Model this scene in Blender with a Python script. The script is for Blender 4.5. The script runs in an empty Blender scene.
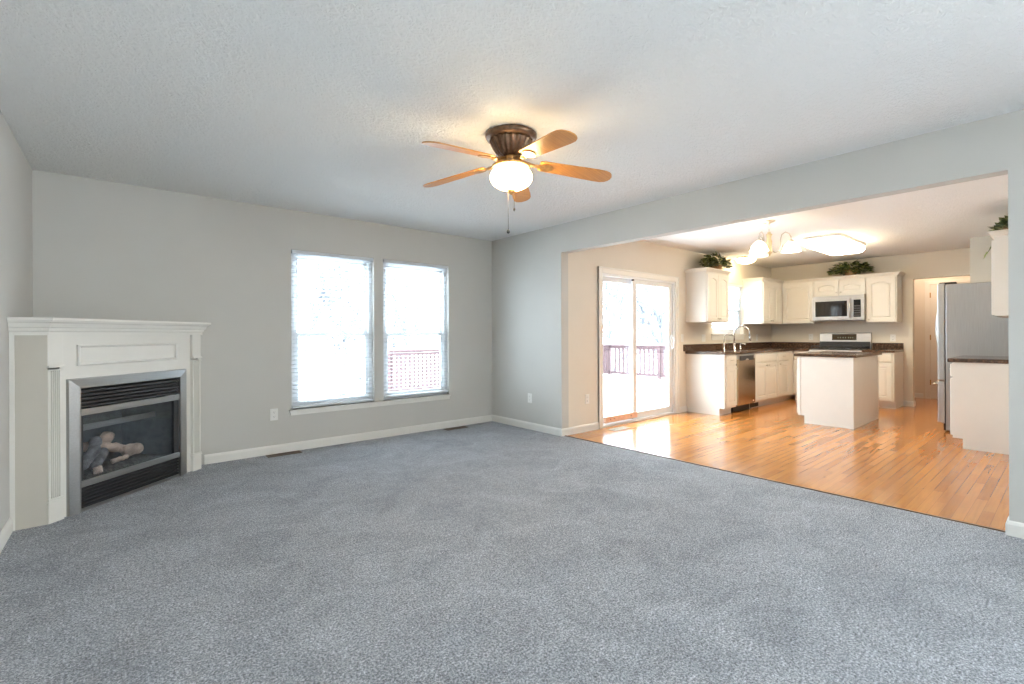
import bpy, bmesh, math, random
from mathutils import Vector, Matrix

random.seed(7)
SC = bpy.context.scene
COL = SC.collection
PI = math.pi

# ------------------------------------------------------------------ camera
F_PX, YAW, PITCH, ROLL, CY, CAM_H = 477.74, 0.7010, -0.0003, -0.0036, 334.86, 1.1689
cam_data = bpy.data.cameras.new('camera')
cam_data.sensor_width = 36.0
cam_data.lens = F_PX / 1024 * 36.0
cam_data.shift_y = -(342.0 - CY) / 1024
cam_data.clip_start = 0.05
cam_data.clip_end = 200
cam = bpy.data.objects.new('camera', cam_data)
COL.objects.link(cam)
fw = Vector((math.sin(YAW) * math.cos(PITCH), math.cos(YAW) * math.cos(PITCH), math.sin(PITCH)))
rt = Vector((math.cos(YAW), -math.sin(YAW), 0))
up = rt.cross(fw)
r2 = rt * math.cos(ROLL) + up * math.sin(ROLL)
u2 = -rt * math.sin(ROLL) + up * math.cos(ROLL)
cam.matrix_world = Matrix(((r2.x, u2.x, -fw.x, 0), (r2.y, u2.y, -fw.y, 0), (r2.z, u2.z, -fw.z, CAM_H), (0, 0, 0, 1)))
SC.camera = cam

# ------------------------------------------------------------------ world, exposure, daylight
SC.view_settings.view_transform = 'Standard'
SC.view_settings.look = 'None'
SC.view_settings.gamma = 1.0
SC.view_settings.exposure = 0.62
SC.view_settings.use_curve_mapping = False
W = bpy.data.worlds.new('overcast_sky')
SC.world = W
W.use_nodes = True
W.node_tree.nodes['Background'].inputs['Color'].default_value = (0.76, 0.90, 1.0, 1)
W.node_tree.nodes['Background'].inputs['Strength'].default_value = 11.0


def area(name, loc, rot, sx, sy, power, color, portal=False):
    l = bpy.data.lights.new(name, 'AREA')
    l.shape = 'RECTANGLE'; l.size = sx; l.size_y = sy
    l.energy = power; l.color = color
    if portal: l.cycles.is_portal = True
    o = bpy.data.objects.new(name, l)
    o.location = loc; o.rotation_euler = rot
    COL.objects.link(o)
    return o


# added fill lamp outside an added, unseen window behind the camera
area('side_fill_lamp', (4.35, -3.35, 1.45), (0, PI / 2 + 0.35, 0), 1.5, 1.5, 430, (0.82, 0.92, 1.0))
# portals on the openings the photograph shows
for (cx, cy, cz, sx, sz) in ((1.85, 5.30, 1.23, 0.9, 1.65), (2.84, 5.30, 1.23, 0.9, 1.65), (5.53, 4.0, 0.98, 1.7, 1.95), (8.04, 4.0, 1.6, 1.1, 0.95)):
    area('window_portal', (cx, cy, cz), (-PI / 2, 0, 0), sx, sz, 1, (1, 1, 1), True)

# ------------------------------------------------------------------ materials


def newmat(name):
    m = bpy.data.materials.new(name); m.use_nodes = True
    nt = m.node_tree
    return m, nt, nt.nodes['Principled BSDF']


def N(nt, t, **kw):
    n = nt.nodes.new(t)
    for k, v in kw.items():
        if k in n.inputs: n.inputs[k].default_value = v
        else: setattr(n, k, v)
    return n


def ramp(nt, stops):
    r = nt.nodes.new('ShaderNodeValToRGB')
    e = r.color_ramp.elements
    while len(e) < len(stops): e.new(0.5)
    for i, (p, c) in enumerate(stops):
        e[i].position = p; e[i].color = (*c, 1)
    return r


def bump(nt, b, src, strength, dist):
    n = N(nt, 'ShaderNodeBump'); n.inputs['Strength'].default_value = strength; n.inputs['Distance'].default_value = dist
    nt.links.new(src, n.inputs['Height']); nt.links.new(n.outputs[0], b.inputs['Normal'])
    return n


def simple(name, col, rough=0.5, metal=0.0, noise=0.03, scale=8, bmp=0.0, bscale=60, coat=0.0, spec=0.5):
    """procedural paint / plastic / metal with a faint mottling"""
    m, nt, b = newmat(name)
    tc = N(nt, 'ShaderNodeTexCoord')
    nz = N(nt, 'ShaderNodeTexNoise', Scale=scale, Detail=4.0)
    nt.links.new(tc.outputs['Object'], nz.inputs['Vector'])
    lo = tuple(max(0, c * (1 - noise)) for c in col); hi = tuple(min(1, c * (1 + noise)) for c in col)
    r = ramp(nt, [(0.3, lo), (0.7, hi)])
    nt.links.new(nz.outputs['Fac'], r.inputs[0]); nt.links.new(r.outputs[0], b.inputs['Base Color'])
    b.inputs['Roughness'].default_value = rough; b.inputs['Metallic'].default_value = metal
    b.inputs['Coat Weight'].default_value = coat
    b.inputs['Specular IOR Level'].default_value = spec
    if bmp:
        n2 = N(nt, 'ShaderNodeTexNoise', Scale=bscale, Detail=3.0)
        nt.links.new(tc.outputs['Object'], n2.inputs['Vector'])
        bump(nt, b, n2.outputs['Fac'], bmp, 0.002)
    return m


def brushed(name, col, rough, axis='z', metal=1.0):
    m, nt, b = newmat(name)
    tc = N(nt, 'ShaderNodeTexCoord'); mp = N(nt, 'ShaderNodeMapping')
    s = {'z': (90, 90, 1.5), 'x': (1.5, 90, 90), 'y': (90, 1.5, 90)}[axis]
    mp.inputs['Scale'].default_value = s
    nz = N(nt, 'ShaderNodeTexNoise', Scale=3.0, Detail=3.0)
    nt.links.new(tc.outputs['Object'], mp.inputs[0]); nt.links.new(mp.outputs[0], nz.inputs['Vector'])
    r = ramp(nt, [(0.3, tuple(c * 0.86 for c in col)), (0.7, col)])
    nt.links.new(nz.outputs['Fac'], r.inputs[0]); nt.links.new(r.outputs[0], b.inputs['Base Color'])
    b.inputs['Metallic'].default_value = metal; b.inputs['Roughness'].default_value = rough
    bump(nt, b, nz.outputs['Fac'], 0.12, 0.001)
    return m


def emit(name, col, s):
    m = bpy.data.materials.new(name); m.use_nodes = True
    nt = m.node_tree; b = nt.nodes['Principled BSDF']
    b.inputs['Base Color'].default_value = (0.9, 0.88, 0.82, 1)
    b.inputs['Emission Color'].default_value = (*col, 1); b.inputs['Emission Strength'].default_value = s
    b.inputs['Roughness'].default_value = 0.3
    return m


def glass(name, tint=(1, 1, 1), refl=0.07, rough=0.0):
    m = bpy.data.materials.new(name); m.use_nodes = True
    nt = m.node_tree; nt.nodes.clear()
    out = N(nt, 'ShaderNodeOutputMaterial'); mix = N(nt, 'ShaderNodeMixShader')
    tr = N(nt, 'ShaderNodeBsdfTransparent'); gl = N(nt, 'ShaderNodeBsdfGlossy'); lw = N(nt, 'ShaderNodeLayerWeight')
    pw = N(nt, 'ShaderNodeMath', operation='POWER'); pw.inputs[1].default_value = 5.0
    mul = N(nt, 'ShaderNodeMath', operation='MULTIPLY_ADD'); mul.inputs[1].default_value = 0.9 - refl; mul.inputs[2].default_value = refl
    tr.inputs[0].default_value = (*tint, 1); gl.inputs['Roughness'].default_value = rough
    nt.links.new(lw.outputs['Facing'], pw.inputs[0]); nt.links.new(pw.outputs[0], mul.inputs[0]); nt.links.new(mul.outputs[0], mix.inputs[0])
    nt.links.new(tr.outputs[0], mix.inputs[1]); nt.links.new(gl.outputs[0], mix.inputs[2]); nt.links.new(mix.outputs[0], out.inputs[0])
    return m


def carpet_mat():
    m, nt, b = newmat('grey_carpet')
    tc = N(nt, 'ShaderNodeTexCoord')
    f = N(nt, 'ShaderNodeTexNoise', Scale=115.0, Detail=4.0, Roughness=0.8)
    g = N(nt, 'ShaderNodeTexNoise', Scale=2.6, Detail=7.0, Roughness=0.68, Distortion=1.2)
    h = N(nt, 'ShaderNodeTexNoise', Scale=36.0, Detail=3.0, Roughness=0.7)
    for x in (f, g, h): nt.links.new(tc.outputs['Object'], x.inputs['Vector'])
    r = ramp(nt, [(0.36, (0.11, 0.117, 0.131)), (0.50, (0.37, 0.39, 0.425)), (0.64, (0.80, 0.83, 0.87))])
    nt.links.new(f.outputs['Fac'], r.inputs[0])
    rg = ramp(nt, [(0.30, (0.72, 0.72, 0.735)), (0.70, (1.10, 1.10, 1.10))])
    nt.links.new(g.outputs['Fac'], rg.inputs[0])
    rh = ramp(nt, [(0.34, (0.78, 0.78, 0.78)), (0.66, (1.16, 1.16, 1.16))])
    nt.links.new(h.outputs['Fac'], rh.inputs[0])
    m1 = N(nt, 'ShaderNodeMix', data_type='RGBA', blend_type='MULTIPLY'); m1.inputs[0].default_value = 1
    m2 = N(nt, 'ShaderNodeMix', data_type='RGBA', blend_type='MULTIPLY'); m2.inputs[0].default_value = 1
    nt.links.new(r.outputs[0], m1.inputs[6]); nt.links.new(rg.outputs[0], m1.inputs[7])
    nt.links.new(m1.outputs[2], m2.inputs[6]); nt.links.new(rh.outputs[0], m2.inputs[7])
    nt.links.new(m2.outputs[2], b.inputs['Base Color'])
    b.inputs['Roughness'].default_value = 1.0; b.inputs['Specular IOR Level'].default_value = 0.1
    b.inputs['Sheen Weight'].default_value = 0.15
    bump(nt, b, f.outputs['Fac'], 0.7, 0.012)
    return m


def ceiling_mat(name, col):
    m, nt, b = newmat(name)
    tc = N(nt, 'ShaderNodeTexCoord')
    f = N(nt, 'ShaderNodeTexNoise', Scale=34.0, Detail=5.0, Roughness=0.6, Distortion=1.2)
    nt.links.new(tc.outputs['Object'], f.inputs['Vector'])
    r = ramp(nt, [(0.42, (0, 0, 0)), (0.60, (1, 1, 1))])
    nt.links.new(f.outputs['Fac'], r.inputs[0])
    b.inputs['Base Color'].default_value = (*col, 1)
    b.inputs['Roughness'].default_value = 0.95; b.inputs['Specular IOR Level'].default_value = 0.15
    bump(nt, b, r.outputs[0], 0.6, 0.010)
    return m


def wood_floor_mat():
    m, nt, b = newmat('maple_strip_floor')
    tc = N(nt, 'ShaderNodeTexCoord')
    br = N(nt, 'ShaderNodeTexBrick')
    br.offset = 0.37; br.offset_frequency = 2; br.squash = 1.0
    br.inputs['Color1'].default_value = (0.62, 0.255, 0.062, 1)
    br.inputs['Color2'].default_value = (0.42, 0.145, 0.026, 1)
    br.inputs['Mortar'].default_value = (0.37, 0.145, 0.038, 1)
    br.inputs['Scale'].default_value = 1.0
    br.inputs['Mortar Size'].default_value = 0.0013
    br.inputs['Mortar Smooth'].default_value = 0.2
    br.inputs['Bias'].default_value = -0.25
    br.inputs['Brick Width'].default_value = 0.78
    br.inputs['Row Height'].default_value = 0.058
    nt.links.new(tc.outputs['Object'], br.inputs['Vector'])
    mp = N(nt, 'ShaderNodeMapping'); mp.inputs['Scale'].default_value = (2.0, 34, 1)
    nt.links.new(tc.outputs['Object'], mp.inputs[0])
    g = N(nt, 'ShaderNodeTexNoise', Scale=1.6, Detail=3.0, Roughness=0.5, Distortion=0.4)
    nt.links.new(mp.outputs[0], g.inputs['Vector'])
    rg = ramp(nt, [(0.25, (0.87, 0.85, 0.83)), (0.7, (1.08, 1.08, 1.06))])
    nt.links.new(g.outputs['Fac'], rg.inputs[0])
    mx = N(nt, 'ShaderNodeMix', data_type='RGBA', blend_type='MULTIPLY'); mx.inputs[0].default_value = 1
    nt.links.new(br.outputs['Color'], mx.inputs[6]); nt.links.new(rg.outputs[0], mx.inputs[7])
    nt.links.new(mx.outputs[2], b.inputs['Base Color'])
    b.inputs['Roughness'].default_value = 0.2; b.inputs['Coat Weight'].default_value = 0.4; b.inputs['Coat Roughness'].default_value = 0.12
    return m


def granite_mat():
    m, nt, b = newmat('brown_granite')
    tc = N(nt, 'ShaderNodeTexCoord')
    v = N(nt, 'ShaderNodeTexNoise', Scale=42.0, Detail=5.0, Roughness=0.8)
    nt.links.new(tc.outputs['Object'], v.inputs['Vector'])
    r = ramp(nt, [(0.35, (0.02, 0.012, 0.008)), (0.5, (0.075, 0.04, 0.024)), (0.68, (0.24, 0.14, 0.08))])
    nt.links.new(v.outputs['Fac'], r.inputs[0]); nt.links.new(r.outputs[0], b.inputs['Base Color'])
    b.inputs['Roughness'].default_value = 0.12
    return m


def blade_mat():
    m, nt, b = newmat('maple_blade')
    tc = N(nt, 'ShaderNodeTexCoord'); mp = N(nt, 'ShaderNodeMapping'); mp.inputs['Scale'].default_value = (3, 60, 3)
    nz = N(nt, 'ShaderNodeTexNoise', Scale=2.0, Detail=4.0)
    nt.links.new(tc.outputs['Object'], mp.inputs[0]); nt.links.new(mp.outputs[0], nz.inputs['Vector'])
    r = ramp(nt, [(0.3, (0.52, 0.215, 0.05)), (0.7, (0.68, 0.32, 0.09))])
    nt.links.new(nz.outputs['Fac'], r.inputs[0]); nt.links.new(r.outputs[0], b.inputs['Base Color'])
    b.inputs['Roughness'].default_value = 0.32
    return m


def bark_mat():
    m, nt, b = newmat('snow_dusted_bark')
    g = N(nt, 'ShaderNodeNewGeometry'); sp = N(nt, 'ShaderNodeSeparateXYZ')
    nt.links.new(g.outputs['Normal'], sp.inputs[0])
    r = ramp(nt, [(0.45, (0.13, 0.135, 0.145)), (0.85, (0.8, 0.82, 0.85))])
    nz = N(nt, 'ShaderNodeTexNoise', Scale=3.0, Detail=3.0)
    ad = N(nt, 'ShaderNodeMath', operation='MULTIPLY_ADD'); ad.inputs[1].default_value = 0.7; 
    nt.links.new(sp.outputs['Z'], ad.inputs[0]); nt.links.new(nz.outputs['Fac'], ad.inputs[2])
    nt.links.new(ad.outputs[0], r.inputs[0]); nt.links.new(r.outputs[0], b.inputs['Base Color'])
    b.inputs['Roughness'].default_value = 0.95
    return m


def leaf_mat():
    m, nt, b = newmat('ivy_leaf')
    tc = N(nt, 'ShaderNodeTexCoord'); nz = N(nt, 'ShaderNodeTexNoise', Scale=16.0, Detail=2.0)
    nt.links.new(tc.outputs['Object'], nz.inputs['Vector'])
    r = ramp(nt, [(0.36, (0.014, 0.034, 0.01)), (0.5, (0.07, 0.115, 0.03)), (0.62, (0.42, 0.43, 0.17))])
    nt.links.new(nz.outputs['Fac'], r.inputs[0]); nt.links.new(r.outputs[0], b.inputs['Base Color'])
    b.inputs['Roughness'].default_value = 0.4
    return m


WALL = simple('greige_wall_paint', (0.605, 0.59, 0.555), 0.85, noise=0.012, scale=3, bmp=0.12, bscale=180, spec=0.3)
KWALL = simple('lamplit_greige_paint', (0.76, 0.70, 0.61), 0.85, noise=0.012, scale=3, bmp=0.12, bscale=180, spec=0.3)  # same greige as WALL, lightened and warmed to imitate kitchen lamplight
TRIM = simple('white_trim_paint', (0.80, 0.785, 0.74), 0.4, noise=0.01)
CREAM = simple('cream_mantel_paint', (0.76, 0.735, 0.68), 0.42, noise=0.015)
CAB = simple('white_cabinet_paint', (0.77, 0.74, 0.68), 0.35, noise=0.012)
SIDEP = simple('shaded_side_panel_cream', (0.55, 0.51, 0.44), 0.6, noise=0.015)  # mantel cream darkened to tan, standing in for shade on this side
VINYL = simple('white_vinyl', (0.76, 0.775, 0.79), 0.35, noise=0.01)
BLIND = simple('white_blind_slat', (0.68, 0.71, 0.735), 0.45, noise=0.01)
PLASTIC = simple('white_plastic', (0.84, 0.83, 0.80), 0.3, noise=0.01)
SLOT = simple('dark_slot', (0.05, 0.05, 0.05), 0.6)
CARPET = carpet_mat()
CEIL = ceiling_mat('textured_ceiling', (0.90, 0.90, 0.885))
WOODF = wood_floor_mat()
GRANITE = granite_mat()
BLADE = blade_mat()
BARK = bark_mat()
LEAF = leaf_mat()
STEEL = brushed('brushed_steel', (0.62, 0.60, 0.58), 0.28, 'x')
STEELV = brushed('brushed_steel_upright', (0.60, 0.59, 0.58), 0.30, 'z')
STEELD = simple('floor_tinted_stainless', (0.66, 0.54, 0.40), 0.2, metal=1.0, noise=0.02)  # steel colour tinted orange to imitate the floor's reflection
FRAME_STEEL = brushed('nickel_frame', (0.50, 0.50, 0.49), 0.30, 'x')
CHROME = simple('chrome', (0.75, 0.75, 0.76), 0.12, metal=1.0, noise=0.01)
NICKEL = simple('satin_nickel', (0.62, 0.58, 0.52), 0.3, metal=1.0, noise=0.02)
BRONZE = simple('antique_bronze', (0.17, 0.10, 0.06), 0.35, metal=0.75, noise=0.35, scale=40)
BRASS = simple('antique_brass', (0.52, 0.31, 0.13), 0.3, metal=0.8, noise=0.2, scale=40)
BLACK = simple('black_enamel', (0.04, 0.04, 0.042), 0.35)
BLACKM = simple('black_metal', (0.03, 0.03, 0.032), 0.5, noise=0.2)
BLACKG = simple('black_gloss', (0.01, 0.01, 0.012), 0.06, noise=0.01)
FIREBOX = simple('sooty_firebox', (0.11, 0.12, 0.125), 0.85, noise=0.3, scale=20)
EMBER = simple('grey_ember_bed', (0.13, 0.125, 0.12), 0.95, noise=0.6, scale=50, bmp=0.9, bscale=40)
LOG = simple('ceramic_log', (0.68, 0.50, 0.39), 0.9, noise=0.35, scale=16, bmp=0.8, bscale=30)
LOGD = simple('charred_log', (0.22, 0.21, 0.22), 0.95, noise=0.5, scale=24, bmp=0.8, bscale=30)
GLASS = glass('window_glass', refl=0.03)
FGLASS = glass('firebox_glass', (0.88, 0.9, 0.92), 0.07, 0.03)
SNOW = simple('snow', (0.88, 0.90, 0.93), 0.9, noise=0.02, scale=2, bmp=0.3, bscale=4)
DECKRED = simple('weathered_red_rail', (0.085, 0.050, 0.052), 0.9, noise=0.12, scale=12)
SIDING = simple('pale_siding', (0.7, 0.7, 0.68), 0.8)
PINKWOOD = simple('pine_board', (0.80, 0.50, 0.36), 0.55, noise=0.1, scale=20)
WICKER = simple('wicker', (0.36, 0.21, 0.10), 0.8, noise=0.3, scale=60, bmp=0.6, bscale=90)
BROWN = simple('brown_register', (0.16, 0.12, 0.085), 0.5, metal=0.3)
TANREG = simple('tan_register', (0.42, 0.34, 0.24), 0.45, metal=0.3)
THRESH = simple('dark_threshold_strip', (0.22, 0.13, 0.07), 0.6)  # dark brown strip where carpet meets wood floor
DOORW = simple('hall_door_paint', (0.80, 0.76, 0.70), 0.4, noise=0.01)
DISPLAY = simple('dark_display', (0.05, 0.035, 0.02), 0.2)
DIGITS = simple('pale_green_print', (0.22, 0.26, 0.16), 0.5)
GLOBE = emit('lit_frosted_globe', (1.0, 0.70, 0.33), 26.0)
SHADE_E = emit('lit_glass_shade', (1.0, 0.80, 0.52), 5.0)
HALL_E = emit('lit_hall_dome', (1.0, 0.76, 0.55), 38.0)
CLOUD_E = emit('lit_acrylic_diffuser', (1.0, 0.86, 0.62), 17.0)
DOME_E = emit('lit_dome', (1.0, 0.76, 0.42), 20.0)

# ------------------------------------------------------------------ mesh helpers


class MB:
    def __init__(s): s.v = []; s.f = []; s.sm = []

    def add(s, verts, faces, smooth=False):
        o = len(s.v); s.v += [tuple(p) for p in verts]
        for f in faces: s.f.append(tuple(i + o for i in f)); s.sm.append(smooth)
        return s

    def box(s, x0, y0, z0, x1, y1, z1):
        if x0 > x1: x0, x1 = x1, x0
        if y0 > y1: y0, y1 = y1, y0
        if z0 > z1: z0, z1 = z1, z0
        v = [(x0, y0, z0), (x1, y0, z0), (x1, y1, z0), (x0, y1, z0), (x0, y0, z1), (x1, y0, z1), (x1, y1, z1), (x0, y1, z1)]
        return s.add(v, [(0, 3, 2, 1), (4, 5, 6, 7), (0, 1, 5, 4), (1, 2, 6, 5), (2, 3, 7, 6), (3, 0, 4, 7)])

    def prism(s, poly, a0, a1, axis='z'):
        """poly: 2D outline, extruded along axis. axis z: (x,y); y: (x,z); x: (y,z)"""
        def P(p, a):
            return {'z': (p[0], p[1], a), 'y': (p[0], a, p[1]), 'x': (a, p[0], p[1])}[axis]
        n = len(poly)
        v = [P(p, a0) for p in poly] + [P(p, a1) for p in poly]
        f = [tuple(range(n))[::-1], tuple(range(n, 2 * n))]
        f += [(i, (i + 1) % n, n + (i + 1) % n, n + i) for i in range(n)]
        return s.add(v, f)

    def loft(s, rings, closed_ring=True, cap0=True, cap1=True, smooth=False):
        n = len(rings[0]); v = [p for r in rings for p in r]; f = []
        for k in range(len(rings) - 1):
            for i in range(n if closed_ring else n - 1):
                j = (i + 1) % n
                f.append((k * n + i, k * n + j, (k + 1) * n + j, (k + 1) * n + i))
        if cap0: f.append(tuple(range(n))[::-1])
        if cap1: f.append(tuple(range((len(rings) - 1) * n, len(rings) * n)))
        return s.add(v, f, smooth)

    def lathe(s, prof, c=(0, 0, 0), n=32, smooth=True, caps=True, rib=0.0, nrib=0, M=None):
        rings = []
        for (r, z) in prof:
            ring = []
            for i in range(n):
                a = 2 * PI * i / n
                rr = r * (1 + (rib * math.cos(nrib * a) if nrib else 0))
                p = Vector((rr * math.cos(a), rr * math.sin(a), z))
                if M is not None: p = M @ p
                ring.append((c[0] + p.x, c[1] + p.y, c[2] + p.z))
            rings.append(ring)
        return s.loft(rings, True, caps, caps, smooth)

    def tube(s, pts, rad, n=8, smooth=True):
        pts = [Vector(p) for p in pts]
        if not hasattr(rad, '__len__'): rad = [rad] * len(pts)
        rings = []
        ref = Vector((0, 0, 1))
        prev = None
        for i, p in enumerate(pts):
            t = (pts[min(i + 1, len(pts) - 1)] - pts[max(i - 1, 0)]).normalized()
            if prev is None:
                a = ref if abs(t.z) < 0.9 else Vector((1, 0, 0))
                u = t.cross(a).normalized()
            else:
                u = (prev - t * prev.dot(t)).normalized()
            prev = u; w = t.cross(u)
            rings.append([tuple(p + (u * math.cos(2 * PI * k / n) + w * math.sin(2 * PI * k / n)) * rad[i]) for k in range(n)])
        return s.loft(rings, True, True, True, smooth)

    def build(s, name, mat, parent=None, bevel=0.0, segs=2):
        me = bpy.data.meshes.new(name)
        me.from_pydata(s.v, [], s.f); me.update()
        bm = bmesh.new(); bm.from_mesh(me)
        bmesh.ops.recalc_face_normals(bm, faces=bm.faces)
        bm.to_mesh(me); bm.free()
        for p, q in zip(me.polygons, s.sm): p.use_smooth = q
        me.materials.append(mat)
        o = bpy.data.objects.new(name, me); COL.objects.link(o)
        if parent is not None: o.parent = parent
        if bevel:
            b = o.modifiers.new('bevel', 'BEVEL'); b.width = bevel; b.segments = segs; b.limit_method = 'ANGLE'; b.angle_limit = 0.6
        return o


def struct(name, mb, mat, parent=None, bevel=0):
    o = mb.build(name, mat, parent, bevel)
    if parent is None: o['kind'] = 'structure'
    return o


def thing(name, label, cat, loc=(0, 0, 0), rotz=0.0, group=None, kind=None):
    o = bpy.data.objects.new(name, None); COL.objects.link(o)
    o.empty_display_size = 0.1
    o.location = loc; o.rotation_euler = (0, 0, rotz)
    o['label'] = label; o['category'] = cat
    if group: o['group'] = group
    if kind: o['kind'] = kind
    return o


def struct_empty(name, loc=(0, 0, 0), rotz=0.0, label=None):
    o = bpy.data.objects.new(name, None); COL.objects.link(o)
    o.location = loc; o.rotation_euler = (0, 0, rotz); o['kind'] = 'structure'
    if label: o['label'] = label
    return o


def tag(o, label, cat, group=None, kind=None):
    o['label'] = label; o['category'] = cat
    if group: o['group'] = group
    if kind: o['kind'] = kind
    return o


def dup_tree(o, parent=None):
    c = o.copy(); COL.objects.link(c)
    if parent is not None: c.parent = parent
    for ch in list(o.children): dup_tree(ch, c)
    return c


def mitre_sweep(mb, path, prof, closed_ends=True):
    """path: 2D points; prof: (offset to the right of travel, z) outline; mitred corners"""
    path = [Vector((p[0], p[1])) for p in path]
    rings = []
    for i, p in enumerate(path):
        ns = []
        if i > 0: d = (path[i] - path[i - 1]).normalized(); ns.append(Vector((d.y, -d.x)))
        if i < len(path) - 1: d = (path[i + 1] - path[i]).normalized(); ns.append(Vector((d.y, -d.x)))
        n = sum(ns, Vector((0, 0))); n.normalize()
        k = 1 / max(0.3, n.dot(ns[0]))
        rings.append([(p.x + n.x * o * k, p.y + n.y * o * k, z) for (o, z) in prof])
    mb.loft(rings)
    return mb


# ------------------------------------------------------------------ room shell
H = 2.44
XL, XR, YW, YK, YB = -0.445, 3.975, 5.129, 3.829, -4.6
XRK = 4.09          # kitchen side of the dividing wall
YOR = 0.259         # right end of the opening
ZH = 2.1126         # underside of the header
XE = 9.80           # kitchen end wall
YS = 0.24           # kitchen south wall
T = 0.14


def XLF(y): return -0.441 - 0.0165 * (YW - y)   # the left wall runs a hair out of square


struct('floor', MB().box(XL - T - 0.1, YB - T, -0.12, 4.03, YW + T, 0.0), CARPET)
struct('floor.001', MB().box(4.03, YS - T, -0.12, 11.4, YK + T, 0.0), WOODF)
struct('ceiling', MB().box(XL - T - 0.1, YB - T, H, XRK, YW + T, H + 0.1), CEIL)
struct('ceiling.001', MB().box(XRK, YS - T, H, 11.4, YK + T, H + 0.1), CEIL)


def wall_x(name, y0, y1, xa, xb, holes, z0=0.0, z1=H, mat=WALL):
    """wall running along X, with rectangular holes (x0,x1,z0,z1)"""
    mb = MB(); x = xa
    for (h0, h1, hz0, hz1) in sorted(holes):
        if h0 > x: mb.box(x, y0, z0, h0, y1, z1)
        if hz0 > z0: mb.box(h0, y0, z0, h1, y1, hz0)
        if hz1 < z1: mb.box(h0, y0, hz1, h1, y1, z1)
        x = h1
    if xb > x: mb.box(x, y0, z0, xb, y1, z1)
    return struct(name, mb, mat)


W1 = (1.41, 2.292, 0.418, 2.042)
W2 = (2.402, 3.285, 0.418, 2.042)
wall_x('wall_back', YW, YW + T, XL - T - 0.1, XRK, [W1, W2])
struct('wall_left', MB().prism([(XLF(YB), YB), (XLF(YW), YW), (XLF(YW) - T, YW), (XLF(YB) - T, YB)], 0, H), WALL)
wall_x('wall_front', YB - T, YB, XL - T - 0.1, XRK, [])
# dividing wall: stub at the far end, header over the wide opening, solid part at the right
struct('wall_right', MB().box(XR, YK, 0, XRK, YW, H).box(XR, YOR, ZH, XRK, YK, H).box(XR, YB, 0, XRK, -4.1, H).box(XR, -2.6, 0, XRK, YOR, H).box(XR, -4.1, 0, XRK, -2.6, 0.7).box(XR, -4.1, 2.2, XRK, -2.6, H), WALL)
DR = (4.69, 6.378, 0.0, 1.94)
KW = (7.48, 8.60, 1.17, 2.03)
wall_x('wall_kitchen_north', YK, YK + T, XRK, 11.4, [DR, KW], mat=KWALL)
struct('wall_kitchen_south', MB().box(XRK, YS - T, 0, 11.4, YS, H), KWALL)
struct('wall_kitchen_east', MB().box(XE, 1.70, 0, XE + 0.12, YK, H).box(XE, 0.93, 2.035, XE + 0.12, 1.70, H), KWALL)
struct('wall_pantry', MB().box(8.80, YS, 0, XE + 0.12, 0.93, H), WALL)
struct('wall_hall', MB().box(11.2, YS, 0, 11.32, YK, H), KWALL)

# baseboards: small profile swept along the wall foot
BP = [(0, 0), (0.014, 0), (0.014, 0.066), (0.009, 0.080), (0.004, 0.086), (0, 0.086)]


def baseboard(name, path):
    return struct(name, mitre_sweep(MB(), path, BP), TRIM)


baseboard('baseboard_back', [(0.66, YW), (XR, YW), (XR, YK + 0.001), (XRK, YK), (4.618, YK)])
baseboard('baseboard_left', [(XLF(YB), YB), (XLF(4.13), 4.13)])
baseboard('baseboard_right', [(XRK + 0.5, YS), (XRK, YS), (XRK, YOR), (XR, YOR), (XR, YB)])
baseboard('baseboard_kitchen_north', [(6.447, YK), (6.68, YK)])
baseboard('baseboard_kitchen_east', [(XE, 1.82), (XE, 1.70), (XE + 0.12, 1.70)])
baseboard('baseboard_hall', [(11.2, YK), (11.2, 1.80)])
baseboard('baseboard_pantry', [(XE + 0.12, 0.93), (8.80, 0.93), (8.80, 0.45)])
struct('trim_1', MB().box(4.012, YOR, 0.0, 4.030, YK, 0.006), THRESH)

# ------------------------------------------------------------------ windows in the back wall


def window(name, x0, x1, z0, z1, y, split=True, loc=None, rot=0):
    w = struct_empty(name, loc or (x0, y, z0), rot)
    wd, ht = x1 - x0, z1 - z0
    t = 0.045
    MB().box(0, 0.055, 0, wd, 0.125, t).box(0, 0.055, ht - t, wd, 0.125, ht).box(0, 0.055, t, t, 0.125, ht - t).box(wd - t, 0.055, t, wd, 0.125, ht - t).build('window_frame', VINYL, w, 0.003)
    mid = ht * 0.47
    s = 0.04

    def sash(za, zb, ya, yb):
        f = MB().box(t, ya, za, wd - t, yb, za + s).box(t, ya, zb - s, wd - t, yb, zb)
        f.box(t, ya, za + s, t + s, yb, zb - s).box(wd - t - s, ya, za + s, wd - t, yb, zb - s)
        o = f.build('sash', VINYL, w, 0.003)
        MB().box(t + s, (ya + yb) / 2 - 0.002, za + s, wd - t - s, (ya + yb) / 2 + 0.002, zb - s).build('pane', GLASS, o)
    if split:
        sash(t, mid + 0.02, 0.062, 0.088)
        sash(mid - 0.02, ht - t, 0.092, 0.118)
    else:
        sash(t, ht - t, 0.07, 0.1)
    return w


window('window_1', *W1, YW)
window('window_2', *W2, YW)
window('window_3', *KW, YK, split=True)
window('added_side_window', 0, 1.5, 0.7, 2.2, 0, loc=(XR - 0.02, -2.6, 0.7), rot=-PI / 2)  # unseen side window, added to let the fill lamp in
# joined stool and apron under the pair
struct('trim_2', MB().box(1.385, YW - 0.030, 0.400, 3.292, YW + 0.055, 0.418).box(1.395, YW - 0.014, 0.362, 3.288, YW, 0.400), TRIM, bevel=0.003)
struct('trim_3', MB().box(7.44, YK - 0.035, 1.150, 8.61, YK + 0.06, 1.172).box(7.455, YK - 0.015, 1.07, 8.60, YK, 1.150), TRIM, bevel=0.003)


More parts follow.
